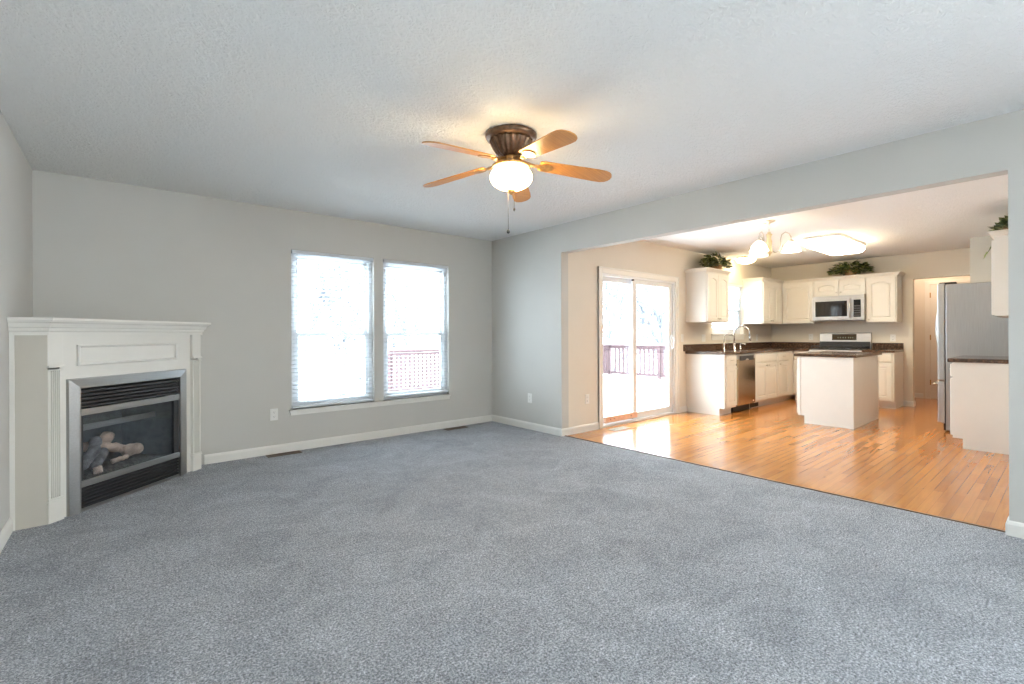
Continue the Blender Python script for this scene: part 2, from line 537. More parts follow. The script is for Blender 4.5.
def blind(label, x0, x1, ztop, zbot, y, group=None, cut=0.0, tilt=0):
    b = thing('window_blind', label, 'blind', (x0, y, zbot), 0, group)
    w, h = x1 - x0, ztop - zbot
    MB().box(0.004, -0.005, h - 0.034, w - 0.004, 0.05, h).build('headrail', BLIND, b, 0.003)
    n = int((h - 0.075) / 0.0425)
    mb = MB(); ct, st = math.cos(math.radians(tilt)), math.sin(math.radians(tilt))
    for i in range(n):
        z = h - 0.058 - i * 0.0425
        pts = []
        for (u, v) in ((-0.025, 0), (-0.009, 0.0028), (0.009, 0.0028), (0.025, 0), (0.025, -0.0022), (0.009, 0.0006), (-0.009, 0.0006), (-0.025, -0.0022)):
            pts.append((0.022 + u * ct - v * st, z + u * st + v * ct))
        mb.prism(pts, 0.008, w - 0.008, 'x')
    mb.build('slats', BLIND, b)
    MB().box(0.008, 0.0, 0.0, w - 0.008, 0.046, 0.018).build('bottom_rail', BLIND, b, 0.003)
    for x in (w * 0.14, w * 0.86) if w < 1.0 else (w * 0.1, w * 0.5, w * 0.9):
        MB().tube([(x, -0.005, 0.018), (x, -0.005, h - 0.036)], 0.0013, 5).build('ladder_cord', BLIND, b)
    MB().tube([(0.05, -0.012, h - 0.04), (0.05, -0.014, h - 0.75)], 0.004, 6).build('tilt_wand', BLIND, b)
    return b


blind('white slatted blind over the left window, lowered to the sill', W1[0] + 0.004, W1[1] - 0.004, 2.038, 0.428, YW + 0.001, 'blinds on the pair of windows')
blind('white slatted blind over the right window, red deck rail showing through', W2[0] + 0.004, W2[1] - 0.004, 2.038, 0.452, YW + 0.001, 'blinds on the pair of windows')
blind('white slatted blind over the kitchen sink window', KW[0] + 0.004, KW[1] - 0.004, 2.025, 1.30, YK + 0.004)

# ------------------------------------------------------------------ sliding patio door
door = struct_empty('door_1', (DR[0], YK, 0), label='white sliding glass patio door to the snowy deck')
dw, dh = DR[1] - DR[0], DR[3]
c = MB()
c.box(-0.072, -0.018, 0, 0.004, 0, dh + 0.072).box(dw - 0.004, -0.018, 0, dw + 0.072, 0, dh + 0.072).box(0.004, -0.018, dh - 0.004, dw - 0.004, 0, dh + 0.072)
c.box(-0.072, -0.026, 0, -0.054, 0, dh + 0.072).box(dw + 0.054, -0.026, 0, dw + 0.072, 0, dh + 0.072).box(-0.054, -0.026, dh + 0.054, dw + 0.054, 0, dh + 0.072)
c.build('casing', TRIM, door, 0.003)
t = 0.035
MB().box(0, -0.01, 0, dw, 0.13, 0.03).box(0, 0, dh - t, dw, 0.13, dh).box(0, 0, 0.03, t, 0.13, dh - t).box(dw - t, 0, 0.03, dw, 0.13, dh - t).build('door_frame', VINYL, door, 0.003)


def panel(name, xa, xb, ya, yb, sw=0.055):
    f = MB().box(xa, ya, 0.03, xb, yb, 0.115).box(xa, ya, dh - t - 0.06, xb, yb, dh - t).box(xa, ya, 0.115, xa + sw, yb, dh - t - 0.06).box(xb - sw, ya, 0.115, xb, yb, dh - t - 0.06)
    o = f.build(name, VINYL, door, 0.003)
    MB().box(xa + sw, (ya + yb) / 2 - 0.003, 0.115, xb - sw, (ya + yb) / 2 + 0.003, dh - t - 0.06).build('pane', GLASS, o)
    return o


panel('fixed_panel', 0.035, 0.765, 0.075, 0.11, 0.045)
sp = panel('sliding_panel', 0.69, dw - 0.035, 0.028, 0.065, 0.085)
MB().box(dw - 0.092, 0.006, 0.93, dw - 0.050, 0.028, 1.16).tube([(dw - 0.082, 0.01, 1.13), (dw - 0.082, -0.03, 1.12), (dw - 0.082, -0.03, 0.97), (dw - 0.082, 0.01, 0.96)], 0.009, 8).build('handle', VINYL, sp, 0.002)
MB().box(0.665, 0.0, dh - 0.055, 0.685, 0.03, dh - 0.035).build('latch', SLOT, door)
bar = MB().box(0, 0, 0, 0.675, 0.035, 0.075)
o = bar.build('security_board', PINKWOOD, None, 0.006)
o.location = (4.765, YK + 0.0, 0.05)
tag(o, 'reddish wooden board wedged in the track of the sliding glass door', 'board')
for x in (0.10, 0.17, 0.53): MB().lathe([(0.007, 0), (0.007, 0.003)], (x, -0.003, 0.04), 10, M=Matrix.Rotation(-PI / 2, 4, 'X')).build('screw_head', SLOT, o)

# hall door (four panels in view), with its casing
hd = struct_empty('door_2', (11.2, 1.70, 0), -PI / 2, label='white panelled door at the end of the hall')
dwid = 0.80
MB().box(-0.07, -0.018, 0, 0.0, 0, 2.10).box(dwid, -0.018, 0, dwid + 0.07, 0, 2.10).box(0, -0.018, 2.035, dwid, 0, 2.10).build('casing', DOORW, hd, 0.003)


def panel_slab(mb, x0, x1, z0, z1, y, th, rects):
    """slab with moulded rectangular recesses; y = front face (towards -y)"""
    mb.box(x0, y, z0, x1, y + th, z1)
    for (a, b, c_, d) in rects:
        rings = []
        for (ins, dy) in ((0, -0.0005), (0.008, -0.007), (0.018, -0.0005), (0.035, -0.0045)):
            rings.append([(a + ins, y + dy, c_ + ins), (b - ins, y + dy, c_ + ins), (b - ins, y + dy, d - ins), (a + ins, y + dy, d - ins)])
        mb.loft(rings, True, False, True)


s = MB(); panel_slab(s, 0.004, dwid - 0.004, 0.012, 2.03, -0.006, 0.006, [(0.11, 0.36, 1.65, 1.92), (0.44, 0.69, 1.65, 1.92), (0.11, 0.36, 0.95, 1.58), (0.44, 0.69, 0.95, 1.58), (0.11, 0.36, 0.2, 0.86), (0.44, 0.69, 0.2, 0.86)])
sl = s.build('door_leaf', DOORW, hd)
for z in (0.25, 1.05, 1.80):
    MB().box(-0.004, -0.022, z, 0.012, -0.004, z + 0.09).build('hinge', BRASS, hd)
MB().lathe([(0.012, 0), (0.012, 0.03), (0.027, 0.045), (0.027, 0.06), (0.015, 0.07)], (dwid - 0.07, -0.006, 0.95), 16, M=Matrix.Rotation(PI / 2, 4, 'X')).build('door_knob', BRASS, hd)

# ------------------------------------------------------------------ outlets, switches, floor vents


def outlet(loc, rotz, label, group=None, switch=False, wide=0.072):
    t_ = thing('light_switch' if switch else 'wall_outlet', label, 'switch' if switch else 'outlet', loc, rotz, group)
    MB().box(-wide / 2, -0.006, -0.058, wide / 2, 0, 0.058).build('plate', PLASTIC, t_, 0.002)
    if switch:
        for k in range(max(1, round(wide / 0.06) - 0)) if wide > 0.1 else (0,):
            x = 0 if wide < 0.1 else -0.023 + 0.046 * k
            if k > 1: break
            MB().box(x - 0.015, -0.010, -0.032, x + 0.015, -0.005, 0.032).build('rocker', PLASTIC, t_, 0.002)
    else:
        for z in (-0.022, 0.022):
            r_ = MB().prism([(0.014 * math.cos(a) * 1.1, z + 0.015 * math.sin(a)) for a in [i * PI / 8 for i in range(16)]], -0.009, -0.005, 'y').build('socket', PLASTIC, t_)
            MB().box(-0.007, -0.0095, z - 0.002, -0.005, -0.0085, z + 0.007).box(0.005, -0.0095, z - 0.002, 0.007, -0.0085, z + 0.007).box(-0.002, -0.0095, z - 0.010, 0.002, -0.0085, z - 0.006).build('slots', SLOT, r_)
    return t_


outlet((1.246, YW, 0.389), 0, 'white wall outlet left of the pair of windows, above the baseboard')
outlet((XR, 4.369, 0.386), -PI / 2, 'white wall outlet on the blue-grey wall between corner and opening')
outlet((4.414, YK, 0.389), 0, 'white wall outlet left of the sliding glass door')
outlet((6.566, YK, 1.11), 0, 'white light switch right of the sliding glass door', switch=True)
outlet((7.20, YK, 1.105), 0, 'white double wall plate under the upper cabinet left of the sink window', switch=True, wide=0.115)
outlet((XE, 3.146, 1.108), -PI / 2, 'white wall outlet left of the stove, above the backsplash')
outlet((XE, 1.952, 1.093), -PI / 2, 'white wall outlet right of the stove, above the backsplash')
outlet((9.15, YK, 1.10), 0, 'white wall outlet under the corner upper cabinet')


def register(loc, rotz, L, Wd, mat, label):
    t_ = thing('floor_register', label, 'vent', loc, rotz)
    MB().box(0, 0, 0, L, 0.012, 0.006).box(0, Wd - 0.012, 0, L, Wd, 0.006).box(0, 0.012, 0, 0.012, Wd - 0.012, 0.006).box(L - 0.012, 0.012, 0, L, Wd - 0.012, 0.006).build('frame', mat, t_, 0.001)
    m_ = MB()
    n = int((L - 0.03) / 0.012)
    for i in range(n): m_.box(0.016 + i * 0.012, 0.012, 0.001, 0.021 + i * 0.012, Wd - 0.012, 0.005)
    m_.build('louvers', mat, t_)
    MB().box(0.012, 0.012, 0.0003, L - 0.012, Wd - 0.012, 0.001).build('duct', SLOT, t_)
    return t_


register((1.16, 4.99, 0.001), 0, 0.31, 0.10, BROWN, 'dark floor register in the carpet below the left window')
register((3.16, 4.97, 0.001), 0, 0.31, 0.10, BROWN, 'dark floor register in the carpet near the far corner')
register((4.66, 3.60, 0.001), 0, 0.31, 0.11, TANREG, 'brown floor register in the wood floor by the sliding door')

# ------------------------------------------------------------------ corner fireplace
FU = math.atan2(0.68556, 0.72801)
FO = (-0.292, 4.131)
FL = 1.249


def fp(name, label, cat): return thing(name, label, cat, (FO[0], FO[1], 0), FU)


def w2l(x, y):
    dx, dy = x - FO[0], y - FO[1]
    return (dx * math.cos(FU) + dy * math.sin(FU), -dx * math.sin(FU) + dy * math.cos(FU))


mant = fp('fireplace_mantel', 'cream corner fireplace surround with fluted pilasters and crown shelf', 'mantel')
PW = 0.092
GX0, GX1, GZ = 0.128, 1.104, 0.890   # outer edge of the metal surround
f = MB()
f.box(PW - 0.002, 0.022, 0, GX0 + 0.02, 0.045, 1.19).box(GX1 - 0.02, 0.022, 0, FL - PW + 0.002, 0.045, 1.19).box(GX0 + 0.02, 0.022, GZ - 0.02, GX1 - 0.02, 0.045, 1.19)
f.build('face_board', CREAM, mant)
pA = w2l(XLF(FO[1]) + 0.001, FO[1]); pB = w2l(FO[0] + FL * math.cos(FU), YW - 0.002)


def quad_prism(mb, a, b, th, z0, z1):
    a = Vector(a); b = Vector(b); d = (b - a).normalized(); n = Vector((-d.y, d.x)) * th
    return mb.prism([tuple(a), tuple(b), tuple(b + n), tuple(a + n)], z0, z1)


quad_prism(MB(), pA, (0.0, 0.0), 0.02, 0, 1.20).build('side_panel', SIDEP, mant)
quad_prism(MB(), (FL, 0), pB, 0.02, 0, 1.20).build('side_panel', CREAM, mant)
da = (Vector((0, 0)) - Vector(pA)).normalized()
a2 = Vector(pA) + da * 0.022
nrm = Vector((da.y, -da.x)) * 0.008
MB().prism([pA, tuple(a2), tuple(a2 + nrm), tuple(Vector(pA) + nrm)], 0, 1.19).build('scribe_strip', CREAM, mant)
for u0 in (0.0, FL - PW):
    p_ = MB()
    # fluted shaft: outline with half-round grooves
    pts = [(u0 + 0.004, 0.03), (u0 + 0.004, 0.0)]
    nf, gw = 5, 0.0085
    m0 = u0 + 0.018; st_ = (PW - 0.036 - gw) / (nf - 1)
    for k in range(nf):
        a = m0 + k * st_
        pts += [(a, 0.0), (a + gw * 0.2, 0.009), (a + gw * 0.8, 0.009), (a + gw, 0.0)]
    pts += [(u0 + PW - 0.004, 0.0), (u0 + PW - 0.004, 0.03)]
    p_.prism(pts, 0.15, 0.955)
    sh = p_.build('pilaster', CREAM, mant)
    MB().box(u0, -0.006, 0, u0 + PW, 0.03, 0.128).box(u0 - 0.004, -0.011, 0.128, u0 + PW + 0.004, 0.03, 0.140).box(u0 - 0.001, -0.008, 0.140, u0 + PW + 0.001, 0.03, 0.152).build('plinth', CREAM, sh, 0.002)
    MB().box(u0, -0.002, 0.985, u0 + PW, 0.03, 1.19).box(u0 - 0.003, -0.014, 0.973, u0 + PW + 0.003, 0.03, 0.987).box(u0 - 0.001, -0.009, 0.953, u0 + PW + 0.001, 0.03, 0.962).build('capital', CREAM, sh, 0.002)
# raised frieze panel
pz0, pz1, pu0, pu1 = 0.972, 1.112, 0.196, 1.010
fr = MB()
rings = []
for (ins, y) in ((0, 0.022), (0.0, 0.008), (0.006, 0.003), (0.015, 0.008), (0.019, 0.021)):
    rings.append([(pu0 + ins, y, pz0 + ins), (pu1 - ins, y, pz0 + ins), (pu1 - ins, y, pz1 - ins), (pu0 + ins, y, pz1 - ins)])
fr.loft(rings, True, False, True)
fr.build('frieze_panel', CREAM, mant)
# crown shelf swept round the front, mitred; profile opens outwards
cp = [(-0.03, 1.176), (0.014, 1.176), (0.014, 1.196), (0.022, 1.204), (0.028, 1.222), (0.036, 1.226), (0.048, 1.250), (0.062, 1.258), (0.066, 1.266), (0.076, 1.268), (0.076, 1.284), (-0.03, 1.284)]
mitre_sweep(MB(), [pA, (0, 0), (FL, 0), pB], cp).build('crown_shelf', CREAM, mant)
MB().prism([pA, (0.0, 0.0), (FL, 0.0), pB, w2l(XLF(YW) + 0.002, YW - 0.002)], 1.270, 1.283).build('shelf_top', CREAM, mant)

gas = fp('gas_fireplace', 'black gas fireplace with logs behind glass in a brushed metal surround', 'fireplace')
ix0, ix1, iz1 = 0.196, 1.014, 0.826
sr = MB()
outer = [(GX0, 0), (GX0, GZ), (GX1, GZ), (GX1, 0)]
inner = [(ix0, 0), (ix0, iz1), (ix1, iz1), (ix1, 0)]
# bevelled picture-frame section, mitred at the corners
r0 = [(x, 0.024, z) for x, z in outer]
r1 = [(x + (0.006 if x < 0.5 else -0.006), 0.006, z - (0.006 if z > 0 else 0)) for x, z in outer]
r3 = [(x + (-0.010 if x < 0.5 else 0.010), -0.012, z + (0.010 if z > 0 else 0)) for x, z in inner]
r4 = [(x, -0.012, z) for x, z in inner]
r5 = [(x, 0.04, z) for x, z in inner]
rr = [r0, r1, r3, r4, r5]
for k in range(4):
    for i in range(3):
        sr.add([rr[k][i], rr[k][i + 1], rr[k + 1][i + 1], rr[k + 1][i]], [(0, 1, 2, 3)])
sr.build('metal_surround', FRAME_STEEL, gas)


def louvers(za, zb, n):
    m_ = MB(); h_ = (zb - za) / n
    for i in range(n):
        z = za + i * h_
        m_.prism([(0.002, z + h_ * 0.12), (0.004, z + h_ * 0.02), (0.030, z + h_ * 0.55), (0.030, z + h_ * 0.95), (0.002, z + h_ * 0.50)], ix0 + 0.004, ix1 - 0.004, 'x')
    m_.box(ix0, 0.034, za, ix1, 0.038, zb)
    m_.build('louver_grille', BLACK, gas)


louvers(0.690, 0.818, 5)
louvers(0.022, 0.165, 6)
MB().box(ix0, 0.0, 0.0, ix1, 0.05, 0.020).build('bottom_rail', FRAME_STEEL, gas)
MB().box(ix0 + 0.004, -0.010, 0.640, ix1 - 0.004, 0.012, 0.684).build('trim_bar', FRAME_STEEL, gas, 0.003)
MB().box(ix0 + 0.004, -0.010, 0.164, ix1 - 0.004, 0.012, 0.204).build('trim_bar', FRAME_STEEL, gas, 0.003)
MB().box(ix0, 0.006, 0.204, ix0 + 0.030, 0.026, 0.640).build('door_frame', BLACK, gas, 0.002)
MB().box(ix1 - 0.045, 0.006, 0.204, ix1, 0.026, 0.640).build('door_frame', BLACK, gas, 0.002)
MB().box(ix0 + 0.030, 0.018, 0.204, ix1 - 0.045, 0.021, 0.640).build('glass_pane', FGLASS, gas)
fb = MB()
a, b, yb, z0, z1 = ix0 + 0.005, ix1 - 0.005, 0.40, 0.19, 0.66
fb.box(a - 0.01, 0.03, z0 - 0.01, b + 0.01, yb, z0).box(a - 0.01, 0.03, z1, b + 0.01, yb, z1 + 0.01)
fb.prism([(a - 0.01, 0.03), (a, 0.03), (a + 0.12, yb), (a + 0.10, yb)], z0, z1).prism([(b, 0.03), (b + 0.01, 0.03), (b - 0.10, yb), (b - 0.12, yb)], z0, z1).box(a + 0.1, yb, z0, b - 0.1, yb + 0.01, z1)
fb.build('firebox', FIREBOX, gas)
MB().box(a + 0.03, 0.17, 0.505, b - 0.03, 0.19, 0.545).build('baffle', FRAME_STEEL, gas)
# ember bed: lumpy grid
eb = MB(); nx, ny = 26, 10; vs = []; fs = []
for j in range(ny + 1):
    for i in range(nx + 1):
        u = i / nx; v = j / ny
        edge = min(u, 1 - u, v, 1 - v) * 6
        vs.append((a + 0.06 + u * (b - a - 0.12), 0.05 + v * 0.26, z0 + min(1, edge) * (0.025 + 0.02 * random.random())))
for j in range(ny):
    for i in range(nx): q = j * (nx + 1) + i; fs.append((q, q + 1, q + nx + 2, q + nx + 1))
eb.add(vs, fs, True).build('ember_bed', EMBER, gas)


def log(pts, r, mat):
    rnd = random.Random(int(pts[0][0] * 1000)); P = [Vector(p) for p in pts]
    fine = []
    for k in range(len(P) - 1):
        for q in range(6): fine.append(P[k].lerp(P[k + 1], q / 6) + Vector((0, rnd.uniform(-1, 1) * 0.004, rnd.uniform(-1, 1) * 0.005)))
    fine.append(P[-1])
    rad = [r * (0.86 + 0.28 * rnd.random()) for _ in fine]; rad[0] *= 0.85; rad[-1] *= 0.85
    m_ = MB(); m_.tube(fine, rad, 14); return m_.build('log', mat, gas)


log([(0.250, 0.13, 0.34), (0.215, 0.09, 0.27)], 0.055, LOG)
log([(0.36, 0.24, 0.385), (0.50, 0.21, 0.37), (0.66, 0.15, 0.31)], 0.035, LOG)
log([(0.64, 0.14, 0.295), (0.76, 0.11, 0.300)], 0.045, LOG)
log([(0.30, 0.12, 0.26), (0.42, 0.14, 0.36), (0.47, 0.18, 0.43)], 0.034, LOGD)
log([(0.38, 0.09, 0.24), (0.52, 0.17, 0.33)], 0.030, LOGD)
log([(0.60, 0.28, 0.33), (0.66, 0.28, 0.42)], 0.048, LOG)
log([(0.52, 0.10, 0.255), (0.62, 0.08, 0.262)], 0.018, LOG)
log([(0.35, 0.07, 0.225), (0.40, 0.05, 0.235)], 0.024, LOG)

# ------------------------------------------------------------------ ceiling fan
fan = thing('ceiling_fan', 'flush mount ceiling fan with five maple blades and lit globe', 'ceiling fan', (1.954, 2.318, H))
MB().lathe([(0.150, 0), (0.162, -0.008), (0.162, -0.022), (0.152, -0.036), (0.146, -0.040), (0.128, -0.044)], n=72, rib=0.006, nrib=36).build('canopy', BRONZE, fan)
MB().lathe([(0.132, -0.042), (0.130, -0.056), (0.114, -0.088), (0.092, -0.122), (0.078, -0.138), (0.056, -0.147)], n=120, rib=0.045, nrib=20).build('motor_housing', BRONZE, fan)
MB().lathe([(0.056, -0.144), (0.047, -0.152), (0.060, -0.162), (0.050, -0.172), (0.080, -0.184), (0.108, -0.192), (0.122, -0.202), (0.123, -0.212), (0.108, -0.218)], n=64).build('light_fitter', BRASS, fan)
gp = []
for i in range(17):
    a = PI * i / 16
    gp.append((max(0.0005, 0.134 * math.sin(0.82 + (PI - 0.82) * i / 16) if i < 16 else 0.0005), -0.274 + 0.080 * math.cos(0.82 + (PI - 0.82) * i / 16)))
gp.append((0.0005, -0.356))
MB().lathe(gp[:-1], n=48).build('glass_globe', GLOBE, fan)
MB().lathe([(0.022, -0.348), (0.026, -0.360), (0.016, -0.374), (0.006, -0.382), (0.001, -0.386)], n=20).build('finial', BRASS, fan)
ch = MB().tube([(-0.030, -0.006, -0.34), (-0.030, -0.006, -0.612)], 0.0016, 6).build('pull_chain', BRONZE, fan)
MB().lathe([(0.001, 0.012), (0.008, 0.008), (0.011, 0), (0.008, -0.009), (0.001, -0.013)], (-0.030, -0.006, -0.622), 12).build('pull_bead', BLACKM, ch)
ch = MB().tube([(0.014, -0.012, -0.38), (0.014, -0.012, -0.468)], 0.0014, 6).build('pull_chain', BRONZE, fan)
MB().lathe([(0.001, 0.010), (0.005, 0.006), (0.006, -0.006), (0.001, -0.012)], (0.014, -0.012, -0.476), 12).build('pull_bead', BLACKM, ch)
BL0 = -174.1
for k in range(5):
    ang = math.radians(BL0 - 72 * k)
    R = Matrix.Rotation(ang, 4, 'Z') @ Matrix.Translation((0, 0, -0.168)) @ Matrix.Rotation(math.radians(6.2), 4, 'Y')
    Rp = R @ Matrix.Rotation(math.radians(-12), 4, 'X')
    # blade outline: narrow root, wide rounded tip
    out = []
    L0, L1 = 0.185, 0.672
    prof = [(L0, 0.048), (L0 + 0.03, 0.054), (0.40, 0.062), (0.56, 0.068), (0.615, 0.066), (0.645, 0.054), (0.662, 0.036), (0.671, 0.014)]
    out = [(x, w) for x, w in prof] + [(x, -w) for x, w in prof[::-1]]
    vs = [Rp @ Vector((x, y, 0.004)) for x, y in out] + [Rp @ Vector((x, y, -0.004)) for x, y in out]
    n = len(out)
    b_ = MB().add(vs, [tuple(range(n)), tuple(range(n, 2 * n))[::-1]] + [(i, (i + 1) % n, n + (i + 1) % n, n + i) for i in range(n)])
    bo = b_.build('blade', BLADE, fan, 0.002)
    # iron: arm from hub with a crescent plate under the blade
    am = MB()
    pl = [(0.155, 0.014), (0.19, 0.020), (0.215, 0.040), (0.250, 0.038), (0.272, 0.016), (0.276, 0), (0.272, -0.016), (0.250, -0.038), (0.215, -0.040), (0.19, -0.020), (0.155, -0.014)]
    vs = [Rp @ Vector((x, y, -0.005)) for x, y in pl] + [Rp @ Vector((x, y, -0.011)) for x, y in pl]; n = len(pl)
    am.add(vs, [tuple(range(n)), tuple(range(n, 2 * n))[::-1]] + [(i, (i + 1) % n, n + (i + 1) % n, n + i) for i in range(n)])
    am.tube([R @ Vector((0.045, 0, 0.010)), R @ Vector((0.09, 0, 0.004)), R @ Vector((0.13, 0, -0.006)), R @ Vector((0.17, 0, -0.008))], [0.014, 0.012, 0.012, 0.010], 10)
    am.build('blade_iron', BRASS, bo)

# ------------------------------------------------------------------ kitchen cabinets


def door_front(mb, x0, x1, z0, z1, y=0.0, arch=False):
    """raised panel door, front towards -y"""
    def outline(ins, yy, arc):
        a, b, c_, d = x0 + ins, x1 - ins, z0 + ins, z1 - ins
        pts = [(a, yy, c_), (b, yy, c_)]
        for i in range(9):
            u = i / 8; x = b + (a - b) * u
            pts.append((x, yy, d - (arc * (1 - math.sin(PI * u)) if arc else 0)))
        return pts
    r = min(0.058, (x1 - x0) * 0.24, (z1 - z0) * 0.26)
    ar = min(0.032, (z1 - z0) * 0.12) if arch else 0
    mb.loft([outline(0, y, 0), outline(0, y - 0.018, 0), outline(0.003, y - 0.021, 0), outline(r, y - 0.021, ar), outline(r + 0.005, y - 0.011, ar), outline(r + 0.010, y - 0.010, ar), outline(r + 0.032, y - 0.018, ar)], True, True, True)


def drawer_front(mb, x0, x1, z0, z1, y=0.0):
    def q(i, yy): return [(x0 + i, yy, z0 + i), (x1 - i, yy, z0 + i), (x1 - i, yy, z1 - i), (x0 + i, yy, z1 - i)]
    mb.loft([q(0, y), q(0, y - 0.014), q(0.008, y - 0.021), q(0.012, y - 0.021)])


def knob(parent, x, z, y=-0.021):
    MB().lathe([(0.005, 0), (0.005, 0.012), (0.013, 0.018), (0.014, 0.024), (0.009, 0.029), (0.001, 0.030)], (x, y, z), 14, M=Matrix.Rotation(PI / 2, 4, 'X')).build('knob', NICKEL, parent)


def pull(parent, x, z, y=-0.021):
    MB().tube([(x - 0.038, y, z), (x - 0.036, y - 0.022, z), (x - 0.02, y - 0.028, z), (x + 0.02, y - 0.028, z), (x + 0.036, y - 0.022, z), (x + 0.038, y, z)], 0.0045, 8).build('handle', NICKEL, parent)


def base_cab(label, w, D, loc, rot, cols, group=None, name='base_cabinet', vent=False):
    c_ = thing(name, label, 'cabinet', loc, rot, group)
    m_ = MB()
    side = [(0.0, 0.10), (0.0, 0.872), (D, 0.872), (D, 0.0), (0.075, 0.0), (0.075, 0.10)]
    if vent:   # the sink base is an open-topped box
        m_.prism(side, 0, 0.018, 'x').prism(side, w - 0.018, w, 'x').box(0.018, 0, 0.10, w - 0.018, 0.018, 0.872).box(0.018, D - 0.012, 0.10, w - 0.018, D, 0.872)
        m_.box(0.018, 0.018, 0.10, w - 0.018, D - 0.012, 0.118).box(0.018, 0.075, 0, w - 0.018, 0.09, 0.10)
    else: m_.prism(side, 0, w, 'x')
    m_.build('carcass', CAB, c_)
    for (x0, x1, kind, side) in cols:
        if kind in ('drawer+door', 'false+door'):
            d_ = MB(); drawer_front(d_, x0, x1, 0.725, 0.855); o = d_.build('drawer', CAB, c_)
            if kind == 'drawer+door': pull(o, (x0 + x1) / 2, 0.79)
            d_ = MB(); door_front(d_, x0, x1, 0.125, 0.705); o = d_.build('door', CAB, c_)
            knob(o, x1 - 0.035 if side == 'r' else x0 + 0.035, 0.665)
        elif kind == 'false2':
            d_ = MB(); drawer_front(d_, x0, x1, 0.725, 0.855); d_.build('false_drawer', CAB, c_)
            xm = (x0 + x1) / 2
            for (p, q, sx) in ((x0, xm - 0.003, xm - 0.035), (xm + 0.003, x1, xm + 0.035)):
                d_ = MB(); door_front(d_, p, q, 0.125, 0.705); o = d_.build('door', CAB, c_); knob(o, sx, 0.665)
    if vent:
        MB().box(0.03, 0.070, 0.012, 0.33, 0.075, 0.088).build('toe_kick_vent', BLACKM, c_)
    return c_


CP = [(-0.02, 2.075), (0.004, 2.075), (0.006, 2.092), (0.016, 2.098), (0.034, 2.122), (0.045, 2.126), (0.045, 2.140), (-0.02, 2.140)]


def upper_cab(label, w, D, z0, z1, loc, rot, doors, arch=True, crown=None, group=None, cz=0.0):
    c_ = thing('upper_cabinet', label, 'cabinet', loc, rot, group)
    MB().box(0, 0, z0, w, D, z1).build('carcass', CAB, c_, 0.001)
    for (x0, x1, side) in doors:
        d_ = MB(); door_front(d_, x0, x1, z0 + 0.012, z1 - 0.022, arch=arch); o = d_.build('door', CAB, c_)
        knob(o, x1 - 0.03 if side == 'r' else x0 + 0.03, z0 + 0.055)
    if crown:
        mitre_sweep(MB(), crown, [(a_, b_ + cz) for a_, b_ in CP]).build('crown', CAB, c_)
    return c_


YF = 3.24; DN = YK - YF          # north run face
# north run
base_cab('end base cabinet with drawer, left of the dishwasher', 0.35, DN, (6.68, YF, 0), 0, [(0.03, 0.335, 'drawer+door', 'r')])
base_cab('sink base cabinet with two doors, right of the dishwasher', 0.87, DN, (7.63, YF, 0), 0, [(0.02, 0.85, 'false2', '')], vent=True)
base_cab('base cabinet with drawer right of the sink doors', 0.50, DN, (8.50, YF, 0), 0, [(0.02, 0.47, 'drawer+door', 'l')])
# corner unit, facing west into the room beside the north run
c_ = thing('corner_cabinet', 'plain blind corner base cabinet in the far kitchen corner', 'cabinet', (9.0, YF, 0))
MB().prism([(0, 0.10), (0, 0.872), (DN, 0.872), (DN, 0), (0.075, 0), (0.075, 0.10)], 0, 0.8, 'x').build('carcass', CAB, c_)
XF = 9.21; DE = XE - XF
base_cab('narrow base cabinet between the corner and the stove', 0.255, DE, (XF, YF, 0), -PI / 2, [(0.015, 0.24, 'drawer+door', 'r')])
base_cab('base cabinet with drawer right of the stove', 0.405, DE, (XF, 2.225, 0), -PI / 2, [(0.015, 0.38, 'drawer+door', 'l')])
# south run (right edge of the picture)
base_cab('base cabinet beside the refrigerator, plain side towards the room', 0.93, YF * 0 + 0.59, (7.53, 0.83, 0), PI, [(0.02, 0.46, 'drawer+door', 'r'), (0.47, 0.91, 'drawer+door', 'l')])
# island
isl = base_cab('white kitchen island cabinet with plain panelled ends', 1.13, 0.611, (8.08, 2.386, 0), PI, [(0.02, 0.56, 'drawer+door', 'r'), (0.57, 1.11, 'drawer+door', 'l')], name='kitchen_island')
tr = MB()
X1 = 1.13
tr.box(X1, 0.075, 0.0, X1 + 0.006, 0.611, 0.012).box(X1, 0.574, 0.012, X1 + 0.006, 0.617, 0.872).box(X1, 0.0, 0.10, X1 + 0.006, 0.03, 0.872)
tr.box(0, 0.611, 0, X1 + 0.006, 0.617, 0.012).box(X1 - 0.03, 0.611, 0.012, X1, 0.617, 0.872).box(0, 0.611, 0.012, 0.03, 0.617, 0.872)
tr.build('corner_trim', CAB, isl)
it = MB().box(6.915, 1.735, 0.873, 8.115, 2.425, 0.908).build('island_worktop', GRANITE, None, 0.006)
tag(it, 'brown granite slab on top of the white island', 'countertop')
s = MB().box(6.575, YS, 0.873, 7.545, 0.868, 0.912).build('worktop', GRANITE, None, 0.006)
tag(s, 'dark granite worktop on the cabinet beside the refrigerator', 'countertop')
s = MB()
s.box(6.655, YF - 0.028, 0.873, 7.78, YK, 0.910).box(8.38, YF - 0.028, 0.873, XF - 0.028, YK, 0.910).box(7.78, YF - 0.028, 0.873, 8.38, 3.34, 0.910).box(7.78, 3.66, 0.873, 8.38, YK, 0.910)
s.box(XF - 0.028, 2.985, 0.873, XE, YK, 0.910)
wt = s.build('worktop', GRANITE); tag(wt, 'dark brown L-shaped granite worktop along the sink wall and corner', 'countertop')
MB().box(6.60, YK - 0.02, 0.910, XE, YK, 1.012).box(XE - 0.02, 2.985, 0.910, XE, YK - 0.02, 1.012).build('backsplash', GRANITE, wt)
